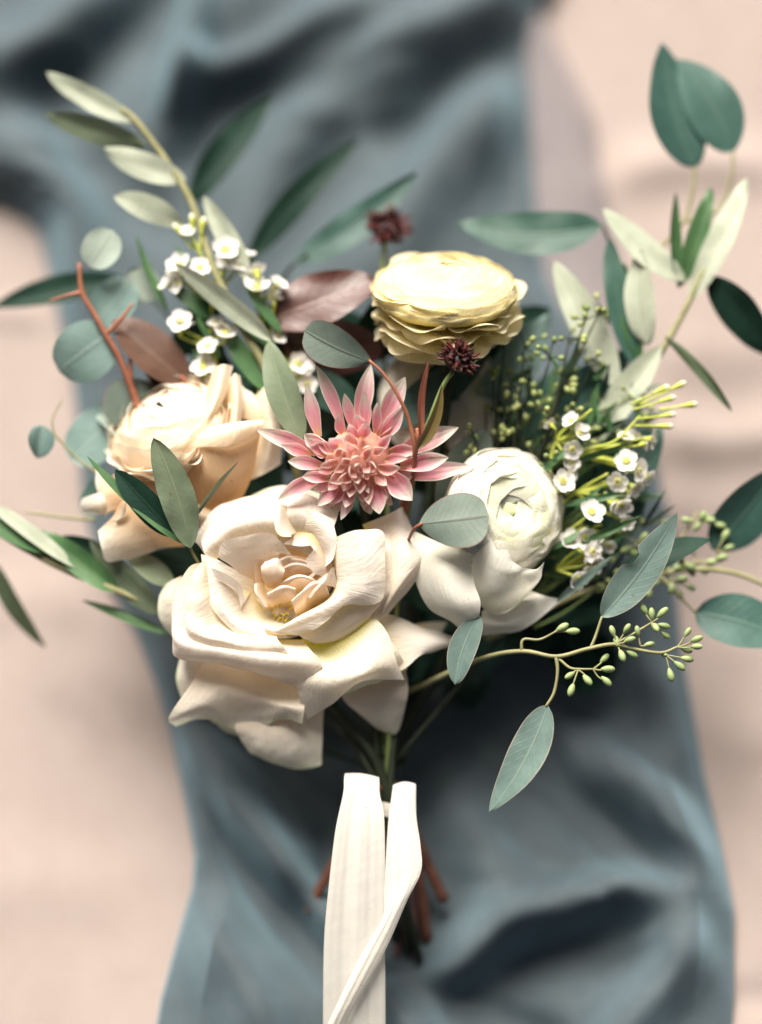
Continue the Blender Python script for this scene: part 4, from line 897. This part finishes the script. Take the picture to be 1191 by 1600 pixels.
# round leaf in front of the white bloom, and the one below
sp = thing('eucalyptus_sprig', 'broad grey green leaf lying across the white ranunculus', 'eucalyptus', (650, 830, 22), EG)
tube('stem', [(618, 900, -120), (634, 856, -50), (646, 828, 14), (660, 818, 26)], 3.2, 2.4, M['stem_red'], sp)
leaf(sp, (655, 819, 25), (764, 806, 28), 94, M['eucdull'], 'obov', roll=-8, bend=7, fold=-.1, nu=15)
sp = thing('eucalyptus_sprig', 'small blue grey leaf hanging below the white ranunculus petals', 'eucalyptus', (745, 960, -12), EG)
tube('stem', [(700, 1020, -100), (735, 975, -40), (748, 962, -8)], 2.4, 2, M['stem_olive'], sp)
leaf(sp, (749, 962, -6), (711, 1070, 0), 44, M['euc'], 'wide', roll=14, curve=-7, fold=.2)

# seeded eucalyptus
def bud_geo(tip, node, r, l):
    d = unit(np.array(tip) - np.array(node)); c = np.array(tip) - d * l * .1
    V, F = ellipsoid_geo((0, 0, 0), d, r, l, 9, 8)
    z = V @ d; f = 1 - .35 * (-z / l).clip(0, 1); V = z[:, None] * d + (V - z[:, None] * d) * f[:, None]
    return V + c, F
def buds(parent, clusters, mat, stemmat, r=5.6, l=11, sr=1.6, jit=6, seed=4, tf=None, each=True):
    rr = np.random.default_rng(seed); st = []; bl = []
    for node, tips in clusters:
        node = np.array(node, float)
        if tf: node[0] = tf[0] + node[0] / tf[2]; node[1] = tf[1] + node[1] / tf[2]
        for tp in tips:
            q = np.array(list(tp) + ([node[2] + rr.normal(0, jit)] if len(tp) == 2 else []), float)
            if tf: q[0] = tf[0] + q[0] / tf[2]; q[1] = tf[1] + q[1] / tf[2]
            mid = (node + q) / 2 + rr.normal(0, 1.5, 3); st.append(([node, mid, q], sr, sr * .8))
            g = rr.uniform(.85, 1.15); V, F = bud_geo(q, node, r * g, l * g)
            if each: mesh_obj('bud', W(V), F, mat, parent)
            else: bl.append((V, F))
    tubes('bud_stalk', st, stemmat, parent, 6)
    if bl:
        V, F = merge(bl); mesh_obj('buds', W(V), F, mat, parent, kind='stuff')
Z7 = (640, 680, 2.1615)
def z7(x, y, h=0): return (Z7[0] + x / Z7[2], Z7[1] + y / Z7[2], h)
sp = thing('seeded_eucalyptus', 'seeded eucalyptus twig with pale green buds at the lower right, in focus', 'eucalyptus', (750, 1030, -60), EG)
tubes('stem', [([(640, 1080, -120), (750, 1030, -45), z7(380, 730, -14), z7(495, 748, -2), z7(600, 722, 4), z7(690, 706, 6), z7(760, 722, 4), z7(850, 735, 0), z7(905, 715, -2)], 4.4, 2.2),
               ([z7(378, 728, -14), z7(385, 690, -12), z7(440, 690, -14), z7(500, 660, -18)], 2.6, 1.6), ([z7(495, 748, -2), z7(500, 800, 0), z7(488, 870, 2), z7(462, 915, 2)], 3.2, 2.2),
               ([z7(612, 718, 4), z7(628, 680, 4), z7(650, 612, 2)], 2.8, 2), ([z7(505, 755, -2), z7(540, 785, 2), z7(575, 790, 4), z7(620, 790, 4)], 2.4, 1.6),
               ([z7(690, 706, 6), z7(740, 680, 6), z7(790, 650, 4), z7(820, 632, 4)], 2.2, 1.6)], M['stem_olive'], sp)
leaf(sp, z7(650, 614, 2), z7(904, 262, 8), 60, M['euc'], 'lance', roll=-10, curve=-7, bend=5, fold=.14, bite=(1, .52, .09, .42), nv=40)
leaf(sp, z7(466, 912, 2), z7(268, 1274, 6), 64, M['euc'], 'lance', roll=12, curve=10, bend=6, fold=.14, nv=30)
buds(sp, [((820, 632, 4), [(790, 585), (818, 602), (856, 598), (832, 650), (862, 644), (866, 676)]), ((700, 706, 6), [(685, 660), (735, 652), (746, 690), (698, 694)]), ((705, 712, 4), [(718, 746), (754, 740)]),
          ((780, 712, 4), [(812, 706), (770, 660)]), ((905, 716, -2), [(940, 664), (972, 688), (938, 726), (972, 714)]), ((865, 742, 0), [(862, 740), (940, 756), (914, 780), (882, 812)]), ((620, 790, 4), [(660, 752), (672, 790), (666, 832)]), ((570, 792, 4), [(602, 828), (546, 862), (540, 812)]), ((490, 664, -18), [(518, 648), (554, 662)])],
     M['seed'], M['stem_olive'], 5.4, 10.5, 1.5, 5, 4, Z7)
sp = thing('seeded_eucalyptus', 'blurred seeded eucalyptus with dark leaves behind the focused twig at the right edge', 'eucalyptus', (900, 960, -110), EG)
tubes('stem', [([(760, 1000, -140), (900, 930, -116), (1000, 902, -112), (1080, 890, -116), (1150, 896, -120), (1230, 930, -126)], 5, 3.5), ([(1030, 898, -112), (1060, 930, -110), (1088, 958, -110)], 3, 2),
               ([(1000, 902, -112), (1050, 860, -118), (1090, 800, -124)], 3, 2), ([(1100, 890, -116), (1125, 870, -124)], 2.4, 2)], M['stem_olive'], sp)
leaf(sp, (1086, 957, -110), (1245, 1004, -104), 86, M['teal'], 'lance', roll=-8, curve=6, bend=6)
leaf(sp, (1112, 858, -128), (1216, 728, -140), 84, M['teal'], 'lance', roll=10, curve=-6, bend=6)
leaf(sp, (976, 896, -46), (1112, 842, -60), 46, M['dark'], 'lance', roll=-16, curve=4, bend=4)
leaf(sp, (870, 940, -62), (958, 868, -60), 14, M['euc'], 'thin', roll=30)
rb = np.random.default_rng(12)
cl = []
for nx, ny, n in [(1050, 905, 6), (1015, 918, 5), (1095, 815, 6), (1060, 870, 5), (1020, 868, 6), (1120, 862, 4), (990, 925, 4), (965, 900, 4), (1085, 880, 5), (1000, 850, 4)]:
    cl.append(((nx, ny, -114), [(nx + rb.normal(0, 17), ny + rb.normal(0, 15), -112 + rb.normal(0, 8)) for _ in range(n)]))
buds(sp, cl, M['seed'], M['stem_olive'], 5.6, 10, 1.5, 6, 8)
# small dark green filler buds behind the white bloom
sp = thing('bud_filler_sprig', 'fine sprig of tiny green buds behind the white ranunculus', 'filler sprig', (800, 740, -100), EG)
st, cl = [], []
for i, (x, y) in enumerate([(790, 530), (820, 545), (770, 590), (800, 600), (830, 590), (860, 560), (880, 600), (760, 640), (790, 650), (820, 640), (850, 640), (880, 660), (780, 690), (815, 690), (845, 700), (870, 720), (900, 640), (745, 690), (890, 530), (915, 500), (940, 480), (930, 560), (700, 700), (860, 770)]):
    nd = np.array([x, y, -100 + rb.normal(0, 16)]); root = np.array([770 + (x - 780) * .35, 790, -110])
    st.append(([root, (root + nd) / 2 + rb.normal(0, 6, 3), nd], 2.6, 1.4))
    cl.append((nd, [nd + np.array([rb.normal(0, 15), rb.normal(-4, 14), rb.normal(0, 10)]) for _ in range(6)]))
tubes('stem', st, M['stem_shaded'], sp, 6)
buds(sp, cl, M['bud_dark'], M['stem_shaded'], 4.6, 6.2, 1.1, 5, 9)
for i in range(34):
    x, y = rb.uniform(745, 960), rb.uniform(580, 900)
    a = rb.uniform(-2.4, -.6); L = rb.uniform(30, 60)
    leaf(sp, (x, y, -120 + rb.normal(0, 10)), (x + L * math.cos(a), y + L * math.sin(a), -112 + rb.normal(0, 12)), rb.uniform(7, 13), M['green' if i % 3 else 'dark'], 'thin', roll=rb.uniform(-50, 50), nu=5, nv=9)

sp = thing('bud_filler_sprig', 'feathery green filler with tiny buds woven between the waxflower stems at the right', 'filler sprig', (880, 900, -120), EG)
st, cl = [], []
for i in range(30):
    x, y = rb.uniform(850, 1010), rb.uniform(590, 930); nd = np.array([x, y, -118 + rb.normal(0, 14)]); root = np.array([800 + (x - 860) * .4, y + 70, -125])
    st.append(([root, (root + nd) / 2 + rb.normal(0, 5, 3), nd], 2.2, 1.2)); cl.append((nd, [nd + np.array([rb.normal(4, 13), rb.normal(-3, 12), rb.normal(0, 9)]) for _ in range(3)]))
    for _ in range(2):
        a = rb.uniform(-1.6, .3); L = rb.uniform(36, 80)
        leaf(sp, (x, y, -116), (x + L * math.cos(a), y + L * math.sin(a), -112 + rb.normal(0, 12)), rb.uniform(7, 12), M['green' if rb.uniform() < .7 else 'dark'], 'thin', roll=rb.uniform(-50, 50), nu=5, nv=9)
tubes('stem', st, M['stem_green'], sp, 6)
buds(sp, cl, M['bud_dark'], M['stem_green'], 4.4, 6.0, 1.1, 5, 19)

# right olive branch, eucalyptus at upper right
sp = thing('olive_branch', 'olive branch with pale slender leaves rising at the right', 'olive branch', (900, 740, -120), EG)
tubes('stem', [([(760, 900, -130), (880, 760, -122), (935, 690, -120), (1000, 600, -126), (1045, 530, -132), (1080, 465, -138), (1100, 420, -140)], 6.5, 4.5)], M['stem_olive'], sp)
for b, t, w, m, ro in [((1078, 470, -138), (1168, 278, -158), 44, 'olivepale', -18), ((1062, 440, -142), (1056, 300, -150), 24, 'green', 30), ((1060, 450, -142), (1112, 292, -152), 34, 'green', 20), ((1070, 440, -136), (942, 326, -140), 46, 'olivepale', 12),
                       ((1012, 540, -128), (1002, 390, -132), 52, 'olivepale', -10), ((990, 570, -134), (952, 370, -146), 40, 'midg', 10), ((1000, 560, -140), (975, 410, -150), 34, 'green', 0), ((965, 606, -128), (866, 408, -136), 56, 'olivepale', 8), ((928, 690, -118), (1034, 540, -122), 50, 'olivepale', -12),
                       ((1040, 526, -124), (1144, 644, -118), 18, 'olive', 20), ((1108, 432, -146), (1208, 556, -160), 64, 'dark', 15)]:
    leaf(sp, b, t, w, M[m], 'olive', roll=ro, bend=random.uniform(2, 8), curve=random.uniform(-6, 6), fold=.2)
sp = thing('eucalyptus_sprig', 'eucalyptus stem with two broad green leaves at the upper right corner', 'eucalyptus', (860, 640, -150), EG)
tubes('stem', [([(760, 880, -150), (850, 660, -155), (905, 545, -158), (960, 470, -162), (1020, 400, -168), (1068, 346, -174), (1082, 300, -178), (1086, 262, -182)], 4.5, 2.6), ([(1068, 346, -174), (1120, 330, -180), (1142, 280, -184), (1146, 236, -186)], 3, 2.2)], M['stem_olive'], sp)
leaf(sp, (1086, 263, -182), (1034, 66, -190), 84, M['teal'], 'lance', roll=8, curve=9, bend=6, fold=.12)
leaf(sp, (1146, 238, -188), (1058, 92, -198), 86, M['teal'], 'lance', roll=-10, curve=-10, bend=6, fold=.12)
sp = thing('eucalyptus_sprig', 'dark green eucalyptus leaf pointing left above the yellow ranunculus', 'eucalyptus', (920, 560, -180), EG)
tubes('stem', [([(800, 800, -160), (930, 560, -178), (960, 420, -180), (942, 352, -176)], 4, 2.4)], M['stem_shaded'], sp)
leaf(sp, (940, 352, -176), (712, 348, -180), 72, M['midg'], 'lance', roll=8, curve=16, bend=6, fold=.14)
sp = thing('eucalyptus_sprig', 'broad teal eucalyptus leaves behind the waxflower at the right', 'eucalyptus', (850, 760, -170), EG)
tubes('stem', [([(740, 900, -160), (840, 720, -168), (900, 620, -172)], 4, 3)], M['stem_shaded'], sp)
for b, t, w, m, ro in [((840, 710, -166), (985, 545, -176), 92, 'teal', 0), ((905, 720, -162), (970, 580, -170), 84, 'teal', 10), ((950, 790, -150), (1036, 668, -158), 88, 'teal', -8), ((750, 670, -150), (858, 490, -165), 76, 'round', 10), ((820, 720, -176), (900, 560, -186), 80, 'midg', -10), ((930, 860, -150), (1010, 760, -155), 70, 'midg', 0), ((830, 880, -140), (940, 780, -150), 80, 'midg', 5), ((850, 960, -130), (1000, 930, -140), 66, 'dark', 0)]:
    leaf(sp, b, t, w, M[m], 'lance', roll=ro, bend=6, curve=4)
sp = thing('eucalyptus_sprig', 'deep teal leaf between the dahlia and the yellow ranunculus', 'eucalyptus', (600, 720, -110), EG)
tubes('stem', [([(600, 900, -130), (600, 720, -112), (602, 660, -108)], 4, 3)], M['stem_shaded'], sp)
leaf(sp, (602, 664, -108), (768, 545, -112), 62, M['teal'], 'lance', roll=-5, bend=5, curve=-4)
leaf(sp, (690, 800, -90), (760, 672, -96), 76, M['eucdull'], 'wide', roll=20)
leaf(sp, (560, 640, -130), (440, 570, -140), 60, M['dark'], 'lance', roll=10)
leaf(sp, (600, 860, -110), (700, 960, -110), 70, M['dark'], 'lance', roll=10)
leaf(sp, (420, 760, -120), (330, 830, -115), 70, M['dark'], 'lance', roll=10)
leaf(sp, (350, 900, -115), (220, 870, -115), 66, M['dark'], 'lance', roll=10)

rf = np.random.default_rng(31)  # filler sprigs added to block light and darken the bouquet core
for label, x0, x1, y0, y1, n in [('dark leafy sprig added under the cream rose and ribbon knot to deepen the shade', 300, 640, 780, 1130, 44), ('dark leafy sprig added under the white ranunculus to deepen the shade', 620, 960, 740, 1110, 50), ('dark leafy sprig added behind the dahlia and peach rose to deepen the shade', 220, 760, 520, 780, 44)]:
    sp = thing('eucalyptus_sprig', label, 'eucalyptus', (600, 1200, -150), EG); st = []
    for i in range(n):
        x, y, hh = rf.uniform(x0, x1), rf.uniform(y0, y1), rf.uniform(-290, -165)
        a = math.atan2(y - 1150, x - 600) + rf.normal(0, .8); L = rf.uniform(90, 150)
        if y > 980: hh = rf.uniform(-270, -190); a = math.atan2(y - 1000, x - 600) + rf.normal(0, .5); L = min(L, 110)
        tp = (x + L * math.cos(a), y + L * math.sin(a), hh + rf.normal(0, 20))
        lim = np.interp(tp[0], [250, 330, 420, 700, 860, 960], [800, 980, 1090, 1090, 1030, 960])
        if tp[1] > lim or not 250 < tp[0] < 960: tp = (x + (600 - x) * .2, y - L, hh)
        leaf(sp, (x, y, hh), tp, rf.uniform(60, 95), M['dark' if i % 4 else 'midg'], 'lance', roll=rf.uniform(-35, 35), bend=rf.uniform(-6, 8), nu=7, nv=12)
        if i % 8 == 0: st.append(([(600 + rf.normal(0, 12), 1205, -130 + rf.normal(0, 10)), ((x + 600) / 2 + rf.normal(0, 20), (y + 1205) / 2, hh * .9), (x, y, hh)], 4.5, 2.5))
    tubes('stem', st, M['stem_shaded'], sp, 7)

# ------------------------------------------------------------------ waxflower
def wax_flower(parent, C, d, R=15, seed=0):
    r = np.random.default_rng(seed); a, e1, e2 = frame(d); C = np.array(C, float)
    V, F, UV, MI, o = [], [], [], [], 0
    th0 = r.uniform(0, 6); openn = r.choice([.08, .2, .35, .5])
    for i in range(5):
        th = th0 + 2 * math.pi * i / 5 + r.normal(0, .08); ra = e1 * math.cos(th) + e2 * math.sin(th); ta = -e1 * math.sin(th) + e2 * math.cos(th)
        t = np.linspace(0, 1, 7)[:, None]; s = np.linspace(-1, 1, 7)[None]
        w = np.sqrt(np.clip(1 - (2 * t - 1) ** 2, 0, 1)) * R * .49 + .5
        cup = openn + r.uniform(-.12, .15)
        A = C + (R * (.28 + .85 * t))[..., None] * ra + (s * w)[..., None] * ta + (R * cup * t ** 2 + .25 * w * np.abs(s) ** 2 + 0 * s)[..., None] * a
        V.append(A.reshape(-1, 3)); F += gridF(7, 7, o); MI += [0] * 36; o += 49
        tt, ss = np.broadcast_arrays(t, s); UV.append(np.stack([ss * .5 + .5, tt], -1).reshape(-1, 2))
    def add(g, mi):
        nonlocal o
        v, f = g; V.append(v); F.extend([tuple(i + o for i in q) for q in f]); MI.extend([mi] * len(f)); UV.append(np.zeros((len(v), 2))); o += len(v)
    add(ellipsoid_geo(C + a * R * .02, a, R * .36, R * .16, 10, 6), 1)
    for i in range(8):
        th = 2 * math.pi * i / 8; add(ellipsoid_geo(C + a * R * .2 + (e1 * math.cos(th) + e2 * math.sin(th)) * R * .3, a, R * .07, R * .1, 5, 4), 0)
    add(tube_geo([C - a * R * 1.1, C - a * R * .6, C - a * R * .05], R * .12, R * .42, 9, 6), 2)
    return mesh_obj('flower', W(np.vstack(V)), F, [M['wax'], M['waxc'], M['waxg']], parent, np.vstack(UV), MI)
def wax_sprig(label, root, stems, flowers, budlist, seed, leaves=()):
    th = thing('waxflower_sprig', label, 'waxflower', root, 'waxflower sprigs in the bouquet')
    r = np.random.default_rng(seed); sp_ = list(stems)
    more = []
    for (x, y, h, d, R, src) in flowers:
        for q_ in range(2):
            if r.uniform() < .62: more.append((x + r.normal(0, 13), y + r.normal(0, 13), h - r.uniform(4, 16), tuple(unit(np.array(d) + r.normal(0, .6, 3))), R * r.uniform(.7, .95), src))
    for i, (x, y, h, d, R, src) in enumerate(list(flowers) + more):
        wax_flower(th, (x, y, h), d, R * r.uniform(.78, .98), seed * 50 + i)
        base = np.array([x, y, h]) - unit(d) * R * 1.05
        sp_.append(([src, (np.array(src) + base) / 2 + r.normal(0, 2, 3), base], 2.0, 1.7))
    for (tip, src) in budlist:
        V, F = bud_geo(tip, src, 5.0, 8); d = unit(np.array(tip) - np.array(src))
        V2, F2 = tube_geo([np.array(tip) - d * 24, np.array(tip) - d * 12, np.array(tip) - d * 1], 1.8, 5.2, 8, 6)
        mi = [1] * len(F2); Va, Fa = merge([(V2, F2), (V, F)])
        mesh_obj('bud', W(Va), Fa, [M['wax'], M['waxg']], th, np.zeros((len(Va), 2)), mi + [0] * len(F))
        sp_.append(([src, (np.array(src) + np.array(tip)) / 2, np.array(tip) - d * 22], 1.8, 1.6))
    tubes('stem', sp_, M['waxg'], th, 7)
    for b, t, w in leaves: leaf(th, b, t, w, M['green'], 'thin', roll=r.uniform(-40, 40), fold=.3, nu=7, nv=14)
    return th
h = -92
A0, A1, A2, A3, A4 = (868, 690, h), (905, 712, h), (900, 770, h), (880, 835, h), (870, 890, h)
wax_sprig('waxflower sprig with small white blossoms right of the white ranunculus', (790, 860, -90),
    [([(800, 880, -92), (850, 800, -80), A0, (925, 640, -74)], 3, 1.8), ([(830, 830, -84), A2, (950, 740, -72)], 2.6, 1.8), ([(830, 870, -84), A3, (940, 820, -72)], 2.6, 1.8), ([(850, 800, -80), A1, (960, 690, -74), (1000, 650, -76)], 2.6, 1.8)],
    [(893, 657, -66, (-.5, -.6, .6), 16, A0), (906, 676, -64, (.6, -.3, .7), 16, A0), (894, 702, -62, (.3, .3, .9), 17, A0), (879, 752, -58, (.5, -.2, .8), 19, A2), (924, 800, -58, (.4, -.4, .8), 20, A3), (914, 840, -62, (.3, .2, .9), 18, A3), (926, 862, -60, (.5, .1, .8), 17, A4), (903, 905, -66, (.4, .3, .8), 16, A4),
     (979, 720, -66, (-.1, -.2, .95), 20, A1), (998, 736, -70, (.8, .1, .5), 18, A1), (966, 752, -64, (-.3, .4, .85), 17, A2), (992, 762, -72, (.7, .5, .5), 16, A2), (971, 790, -66, (.5, .5, .7), 17, A2), (1019, 687, -78, (.95, .1, .35), 17, A1), (978, 682, -80, (.2, -.8, .5), 15, A1), (930, 880, -74, (.6, .5, .6), 15, A4)],
    [((1066, 600, -82), (1000, 632, -78)), ((1084, 632, -82), (1030, 640, -78)), ((1050, 622, -80), (990, 640, -76)), ((1050, 648, -80), (995, 655, -76)), ((1046, 666, -82), (990, 665, -76)), ((1040, 606, -84), (985, 632, -78))], 3,
    [((845, 740, -70), (900, 690, -66), 12), ((880, 790, -70), (980, 770, -64), 12), ((905, 850, -60), (1005, 805, -62), 12), ((860, 860, -70), (930, 820, -66), 12), ((900, 720, -74), (990, 690, -72), 12), ((840, 810, -74), (870, 740, -70), 10), ((895, 800, -80), (940, 760, -76), 10)])
h = -130
B0, B1, B2 = (330, 470, h), (330, 540, h), (420, 540, h)
wax_sprig('waxflower sprig with white blossoms above the peach rose', (360, 640, -120),
    [([(380, 700, -130), (350, 600, -118), B1, B0, (315, 400, -118), (300, 370, -118)], 3, 1.8), ([(390, 680, -130), B2, (430, 470, -112)], 2.6, 1.8), ([B0, (360, 410, -116)], 2.2, 1.8)],
    [(293, 362, -118, (-.1, -.7, .6), 15, (315, 400, -118)), (352, 390, -112, (.1, -.5, .85), 22, (345, 430, -114)), (281, 414, -112, (-.4, -.6, .6), 19, B0), (312, 418, -108, (.1, -.5, .8), 19, B0), (278, 442, -112, (-.8, .0, .6), 18, B0), (400, 449, -104, (.1, -.8, .55), 24, B2), (434, 444, -108, (.5, -.75, .4), 16, B2),
     (282, 503, -104, (-.2, -.55, .8), 23, B1), (352, 520, -100, (.1, -.75, .6), 21, B1), (325, 541, -100, (-.3, -.7, .6), 17, B1), (318, 574, -104, (-.2, -.7, .6), 20, B1), (434, 524, -110, (.5, -.4, .7), 16, B2), (466, 568, -112, (.4, -.3, .8), 20, B2), (372, 412, -116, (.4, -.6, .6), 18, B0), (480, 600, -115, (.3, 0, .9), 17, B2), (440, 590, -112, (.0, -.5, .8), 15, B2)],
    [((318, 345, -120), (312, 390, -118)), ((300, 340, -120), (304, 385, -118)), ((275, 355, -120), (300, 390, -118))], 5,
    [((345, 560, -118), (300, 480, -116), 11), ((380, 600, -118), (440, 500, -116), 12), ((320, 600, -118), (300, 540, -118), 11), ((400, 620, -116), (395, 540, -112), 11), ((310, 430, -118), (270, 380, -120), 10)])

# ------------------------------------------------------------------ ribbon and cut stems
Z8 = (400, 1130, 2.978)
rib = thing('ribbon', 'ivory silk ribbon tied round the stems with two long tails', 'ribbon', (600, 1215, -60))
def ribbon_strand(L, Rr, hs, seed, n=60, m=26, amp=3.6):
    Lp = cr(np.array([(x, y) for x, y in L], float), n); Rp = cr(np.array([(x, y) for x, y in Rr], float), n)
    hh = cr(np.array(hs, float)[:, None], n)[:, 0]
    s = np.linspace(0, 1, m)[None, :, None]
    A2 = Lp[:, None] * (1 - s) + Rp[:, None] * s
    A = np.empty((n, m, 3)); A[..., 0] = Z8[0] + A2[..., 0] / Z8[2]; A[..., 1] = Z8[1] + A2[..., 1] / Z8[2] - 5 * np.sin(np.pi * s[..., 0]) * np.exp(-((np.linspace(0, 1, n)[:, None] - .12) / .12) ** 2)
    ss = s[..., 0]; t = np.linspace(0, 1, n)[:, None]; nn = Noise(seed); mm = Noise(seed + 3)
    q = np.stack([ss * 5 + 0 * t, t * 1.6 + 0 * ss, 0 * t + 0 * ss], -1)
    A[..., 2] = hh[:, None] + .8 * amp * nn(q, 1.1) + amp * .6 * mm(q * np.array([2.4, .4, 1]), 2.4) + .3 * Noise(seed + 9)(q * np.array([5, 1.2, 1]), 3) + 5 * (1 - (2 * ss - 1) ** 2)
    return grid_obj('tail', A.transpose(1, 0, 2), M['ribbon'], rib)
ribbon_strand([(440, 330), (426, 262), (416, 234), (411, 266), (406, 330), (370, 500), (340, 750), (318, 1000), (313, 1300), (312, 1700)], [(556, 340), (566, 276), (572, 252), (574, 280), (577, 335), (596, 430), (601, 620), (600, 900), (602, 1200), (604, 1700)], [-98, -76, -54, -38, -30, -22, -20, -24, -34, -60], 41)
ribbon_strand([(654, 380), (646, 316), (640, 287), (635, 316), (616, 460), (605, 620), (598, 800), (588, 910), (500, 1060), (390, 1280), (300, 1480), (220, 1700)], [(728, 370), (738, 308), (742, 282), (744, 312), (747, 440), (766, 570), (768, 690), (702, 830), (610, 1040), (505, 1235), (420, 1400), (330, 1700)], [-100, -78, -58, -42, -30, -20, -12, -6, -6, -12, -24, -50], 47, amp=1.7)
a = np.linspace(0, 2 * np.pi, 40); bw = np.linspace(-1, 1, 8)
A = np.empty((8, 40, 3)); nb = Noise(9)
A[..., 0] = 600 + 32 * np.cos(a)[None] + 0 * bw[:, None]; A[..., 1] = 1264 + 11 * bw[:, None] + 4 * np.sin(a * 2)[None]; A[..., 2] = -100 + 32 * np.sin(a)[None] + 0 * bw[:, None]
A[..., 2] += 2 * nb(A, .1); grid_obj('wrap', A, M['ribbon'], rib)

CG = 'cut stems below the ribbon'
for p, r, m, lab in [([(592, 1225, -100), (562, 1290, -140), (522, 1350, -160), (482, 1424, -176)], 8.5, 'stem_brown', 'brown cut stem pointing left beyond the ribbon'),
                [([(614, 1225, -112), (644, 1290, -145), (668, 1350, -165), (694, 1408, -176)]), 8.5, 'stem_brown', 'brown cut stem reaching furthest right of the ribbon tails'],
                [([(611, 1225, -116), (636, 1300, -150), (656, 1380, -170), (668, 1472, -184)]), 9, 'stem_brown', 'thick brown cut stem in the middle of those right of the ribbon tails'],
                [([(608, 1225, -120), (630, 1320, -160), (642, 1410, -176), (652, 1508, -184)]), 7.5, 'stem_mauve', 'mauve cut stem reaching lowest beside the ribbon tails'],
                [([(605, 1225, -120), (622, 1320, -160), (628, 1410, -176), (620, 1496, -182)]), 7, 'stem_mauve', 'mauve cut stem lying closest to the edge of the ribbon tails']]:
    th = thing('cut_stem', lab, 'stem', p[0], CG)
    tube('bark', p, r, r, M[m], th, 10, 1)
    e = np.array(p[-1], float); d = unit(e - np.array(p[-2], float))
    ellipsoid('cut_end', e, d, r * .9, 2, M['stem_olive'], th, 10, 5)
